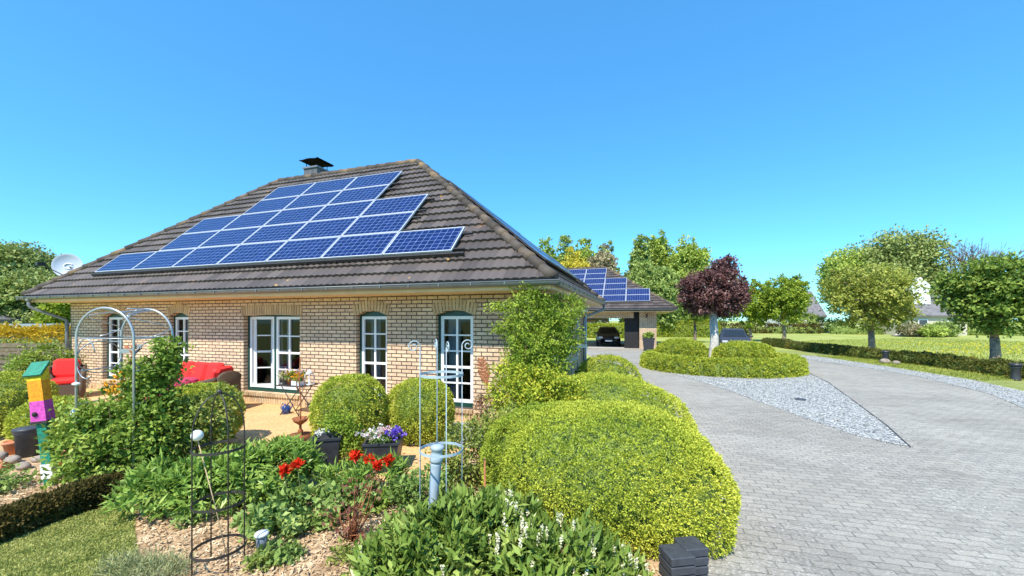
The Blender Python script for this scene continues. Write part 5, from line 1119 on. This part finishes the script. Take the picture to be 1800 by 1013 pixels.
shrub('silver_grass', 'silvery grass tuft at the bottom left edge', 'grass tuft', (-2.85, 3.2, 0), [((0, 0, .03), (.24, .14, .07)), ((-.3, .08, .03), (.22, .13, .06))], 130, 22, .05, .075, .006, 'silver', stems=0, droop=-.6)
for k, (px, py, Y, lb) in enumerate([(500, 824, 4.25, 'red double bloom, lower one of the left pair'), (523, 813, 4.3, 'red double bloom, upper one of the left pair'), (625, 799, 4.5, 'leftmost red double bloom in front of the pansy planter'), (650, 806, 4.55, 'red double bloom in the middle in front of the pansy planter'), (664, 816, 4.4, 'lowest red double bloom in front of the pansy planter'), (682, 806, 4.45, 'rightmost red double bloom in front of the pansy planter')]):
    p = P(px, py, Y); t = thing('red_tulip', lb, 'flower', (p.x, p.y, 0), 0, 'red double blooms in the bed')
    b = rng.normal(size=(70, 3)) * np.array([.012, .012, .010]) + np.array([0, 0, p.z - .02]); d = nz(rng.normal(size=(70, 3)) + np.array([0, 0, .7])); v, f, tt = leafset(b, d, rng.uniform(.055, .085, 70), .034, .3); npmesh('bloom', [(v, f, tt, 0)], M['red'], t)
    MB().tube([(.03, 0, 0), (.02, .01, p.z * .5), (0, 0, p.z - .02)], .006, 6).build('stem', M['stem'], t)
    b = np.tile([[.03, 0, .02]], (6, 1)); d = nz(rng.normal(size=(6, 3)) * np.array([.5, .5, .1]) + np.array([0, 0, 1])); v, f, tt = leafset(b, d, .26, .045, .3); npmesh('leaves', [(v, f, tt, 0)], M['peony'], t)
# laurel in the foreground
def laurel(lab, x, y, lumps, n, spikes):
    t = shrub('laurel', lab, 'shrub', (x, y, 0), lumps, n, 17, .055, .105, .032, 'laurel', shell=.55, stems=20, stemr=.007, droop=-.8)
    if spikes:
        b = []
        for _ in range(spikes):
            c, r = lumps[rng.integers(len(lumps))]; d = nz(rng.normal(size=3) + np.array([.1, -.5, 1.1])); b.append(np.array(c) + d * np.array(r) * rng.uniform(.9, 1.08))
        b = np.repeat(np.array(b), 26, 0); b[:, 2] += np.tile(np.linspace(0, .085, 26), spikes); d = nz(rng.normal(size=b.shape)); v, f, tt = leafset(b, d, .019, .017); npmesh('flower_spikes', [(v, f, tt, 0)], M['creamflower'], t)
laurel('glossy dark green laurel in the foreground below the blue grey obelisk', -.60, 3.12, [((0, 0, .26), (.42, .3, .30)), ((-.32, -.1, .16), (.28, .24, .22)), ((.25, .2, .30), (.34, .3, .30))], 400, 4)
laurel('laurel with white flower spikes in front of the huge hedge mound', .28, 3.06, [((0, 0, .22), (.46, .3, .26)), ((.42, -.02, .12), (.3, .25, .2)), ((-.3, .25, .3), (.3, .3, .26))], 330, 75)
# shrubs between house corner and hedge
shrub('mixed_shrub', 'dark mixed shrub behind the blue grey obelisk', 'shrub', (-.42, 5.0, 0), [((0, 0, .42), (.48, .42, .42)), ((-.25, .1, .3), (.4, .4, .35)), ((.32, .2, .55), (.35, .4, .42))], 330, 20, .07, .045, .028, 'mixed', stems=14)
shrub('corner_shrub', 'tall loose green shrub covering the right house corner', 'shrub', (.30, 7.05, 0), [((0, 0, 2.05), (.50, .45, .45)), ((.1, 0, 1.6), (.58, .5, .45)), ((.45, .1, 2.20), (.42, .4, .36)), ((.62, .2, 1.75), (.34, .4, .42)), ((.0, 0, 2.5), (.28, .3, .24)), ((0, 0, 1.1), (.5, .45, .5)), ((-.50, -.05, 2.32), (.32, .16, .07)), ((-.45, 0, 1.9), (.22, .15, .06)), ((.85, .3, 2.3), (.2, .25, .2)), ((.2, 0, 1.35), (.6, .45, .5))], 1150, 19, .075, .05, .030, 'shrub', shell=.4, stems=34, stemr=.009)
shrub('euonymus', 'yellow and green variegated bush in front of the tall corner shrub', 'shrub', (.25, 6.2, 0), [((0, 0, .85), (.6, .5, .5)), ((.45, .1, .75), (.5, .45, .5)), ((-.3, .15, .95), (.3, .35, .55)), ((.1, 0, .4), (.75, .5, .4)), ((.75, .15, .65), (.35, .4, .4))], 720, 22, .075, .05, .032, 'euonymus', shell=.6, stems=12)
shrub('twiggy_shrub', 'small reddish brown twiggy shrub at the house corner', 'shrub', (-.46, 6.75, 0), [((0, 0, .45), (.16, .16, .36))], 50, 14, .06, .045, .025, 'redstem', stems=12)
t = thing('rusty_feather', 'rusty metal feather ornament on a rod beside the right garden door', 'ornament', (-.22, 6.6, 0)); t.rotation_euler = (0, -.20, 0); MB().tube([(0, 0, 0), (0, 0, 1.5)], .006, 6).build('rod', M['rust'], t); mb = MB()
for k in range(9):
    z = 1.0 + k * .05; w_ = .085 * math.sin(math.pi * (k + 1) / 10.5) + .02
    for s in (-1, 1): mb.add([(0, 0, z), (s * w_, .004, z + .05), (s * w_ * .9, .004, z + .085), (0, 0, z + .045)], [(0, 1, 2, 3)])
mb.build('blade', M['rust'], t)
t = thing('metal_trellis', 'pale grey metal frame with crossbars by the side wall of the house', 'trellis', (1.38, 9.6, 0), HR + R(58))
for x in (0, .30, .62): MB().tube([(x, 0, 0), (x, 0, 2.25)], .018, 7).build('post', M['galv'], t)
for z, a, b in ((1.42, -.12, .64), (1.12, -.25, .30), (2.3, -.05, .66)): MB().box(((a + b) / 2, 0, z), (b - a, .05, .085 if z < 2 else .03)).build('crossbar', M['galv'], t)

# ------------------------------------------------------------------ small things along the driveway
def bollard(lab, x, y):
    t = thing('bollard_light', lab, 'garden light', (x, y, 0), 0, 'dark bollard lights along the gravel strip'); MB().lathe([(.13, 0), (.12, .04), (.11, .42), (.13, .44), (.13, .5)], n=16).build('post', M['anthracite'], t); MB().lathe([(.15, .5), (.15, .58), (.05, .6)], n=16).build('cap', M['planter'], t)
bollard('dark bollard light left of the rightmost tree', 18.0, 19.2); bollard('dark bollard light at the right picture edge', 17.2, 13.6)
for k, (x, y, r) in enumerate([(17.7, 18.9, .22), (17.95, 18.6, .16)]):
    vs_ = core_ellipsoid((0, 0, r * .5), (r, r * .85, r * .65), 1, 7); o = npmesh('field_stone', [(vs_[0], vs_[1], vs_[2], 0)], M['stone'], label=['larger pale stone beside the left bollard light', 'smaller pale stone beside the left bollard light'][k], cat='stone'); o.location = (x, y, 0)
p = P(1140, 600, 27.0); t = tub('planter', 'tall black planter with a small green plant at the carport pillar', p.x, 27.0, .62, .78, .85, 'planter', HR); foliage(t, [((0, 0, 1.0), (.3, .3, .18))], 60, 12, .08, .14, .07, 'rose')
p = P(1162, 606, 27.4); t = thing('watering_can', 'dark green watering can on the ground beside the carport planter', 'watering can', (p.x, 27.4, 0)); MB().lathe([(.16, 0), (.16, .3), (.1, .34)], n=14).build('body', M['greenpaint'], t); MB().tube([(.14, 0, .08), (.36, 0, .36)], [.035, .02], 7).build('spout', M['greenpaint'], t); MB().tube([(-.12, 0, .1), (-.28, 0, .25), (-.1, 0, .42), (.05, 0, .34)], .02, 6).build('handle', M['greenpaint'], t)
p = G(1407, 703); t = thing('drain_cover', 'small dark round drain cover in the pale gravel patch', 'drain cover', (p.x, p.y, 0)); MB().lathe([(.13, .0), (.13, .028), (.115, .034), (.01, .034)], n=20).build('lid', M['anthracite'], t)
# bark chips over the bed
q = scatter([(-8, 4.2), (-5.5, 5.6), (-3.6, 5.4), (-1.2, 4.9), (-.2, 5), (.2, 3.6), (1.5, 3.2), (1.5, 2.6), (-2.75, 2.5), (-3.05, 3.3), (-3.75, 4.0), (-4.25, 4.5), (-4.9, 4.6), (-5.2, 3.0), (-7, 3)], 24000)
b = np.concatenate([q, rng.uniform(.004, .03, (len(q), 1))], 1); d = nz(rng.normal(size=b.shape) * np.array([1, 1, .22])); v, f, tt = leafset(b, d, rng.uniform(.025, .085, len(q)), .016, .1, flat=np.tile([[0, 0, 1.]], (len(q), 1))); npmesh('bark_chips', [(v, f, tt, 0)], M['chip'], kind='stuff')

q = np.concatenate([scatter(gtri, 13000), scatter(gstrip, 12000), scatter(wallgravel, 2500)]); b = np.concatenate([q, rng.uniform(.006, .03, (len(q), 1))], 1); d = nz(rng.normal(size=b.shape) * np.array([1, 1, .45])); v, f, tt = leafset(b, d, rng.uniform(.018, .042, len(q)), rng.uniform(.014, .03, len(q)), .25, flat=np.tile([[0, 0, 1.]], (len(q), 1))); npmesh('gravel_stones', [(v, f, tt, 0)], M['stonechip'], kind='stuff')

# stray stones on the paving and the dark edging strip of the gravel wedge
def along(pts, n, sd):
    pts = np.array([(a[0], a[1]) for a in pts]); seg = rng.integers(0, len(pts) - 1, n); u = rng.random((n, 1)); return pts[seg] * (1 - u) + pts[seg + 1] * u + rng.normal(size=(n, 2)) * sd
q = np.concatenate([along(gtri[:9], 700, .16), along(gstrip[:6], 700, .2), along([(1.55, 3.2), (1.9, 4.2), (2.4, 6.0), (2.6, 7.5)], 60, .2)]); b = np.concatenate([q, rng.uniform(.006, .012, (len(q), 1))], 1); d = nz(rng.normal(size=b.shape) * np.array([1, 1, .35])); v, f, tt = leafset(b, d, rng.uniform(.012, .035, len(q)), rng.uniform(.012, .028, len(q)), .25, flat=np.tile([[0, 0, 1.]], (len(q), 1))); npmesh('stray_stones', [(v, f, tt, 0)], M['stonechip'], kind='stuff')
es = MB(); ep = [Vector((a[0], a[1], .012)) for a in gtri[5:10]]
for a, b in zip(ep[:-1], ep[1:]): es.box((a + b) / 2, ((b - a).length, .018, .022), rz=math.atan2(b.y - a.y, b.x - a.x))
es.build('edging_strip', M['anthracite'], kind='structure')

# small self-sown plants in the mulch
for k, (px, py, r, mt, lb) in enumerate([(505, 985, .12, 'leafy', 'small leafy seedling in the mulch right of the dark obelisk'), (600, 985, .10, 'mixed', 'small yellowish seedling at the left end of the laurel'), (330, 925, .10, 'leafy', 'small green seedling in the mulch left of the dark obelisk'), (660, 900, .13, 'rose', 'low green plant behind the laurel beside the red stemmed rose'), (455, 1000, .10, 'mixed', 'low tuft at the bottom edge right of the dark obelisk'), (720, 868, .14, 'mixed', 'low mixed plant just left of the blue grey post'), (575, 930, .12, 'leafy', 'flat leafy plant in the middle of the mulch')]):
    g = G(px, py); shrub('seedling', lb, 'plant', (g.x, g.y, 0), [((0, 0, r * .5), (r, r * .8, r * .7))], 22, 11, .03, .045, .024, mt, stems=3, stemr=.003, stemmat='stem', group='small plants in the mulch')
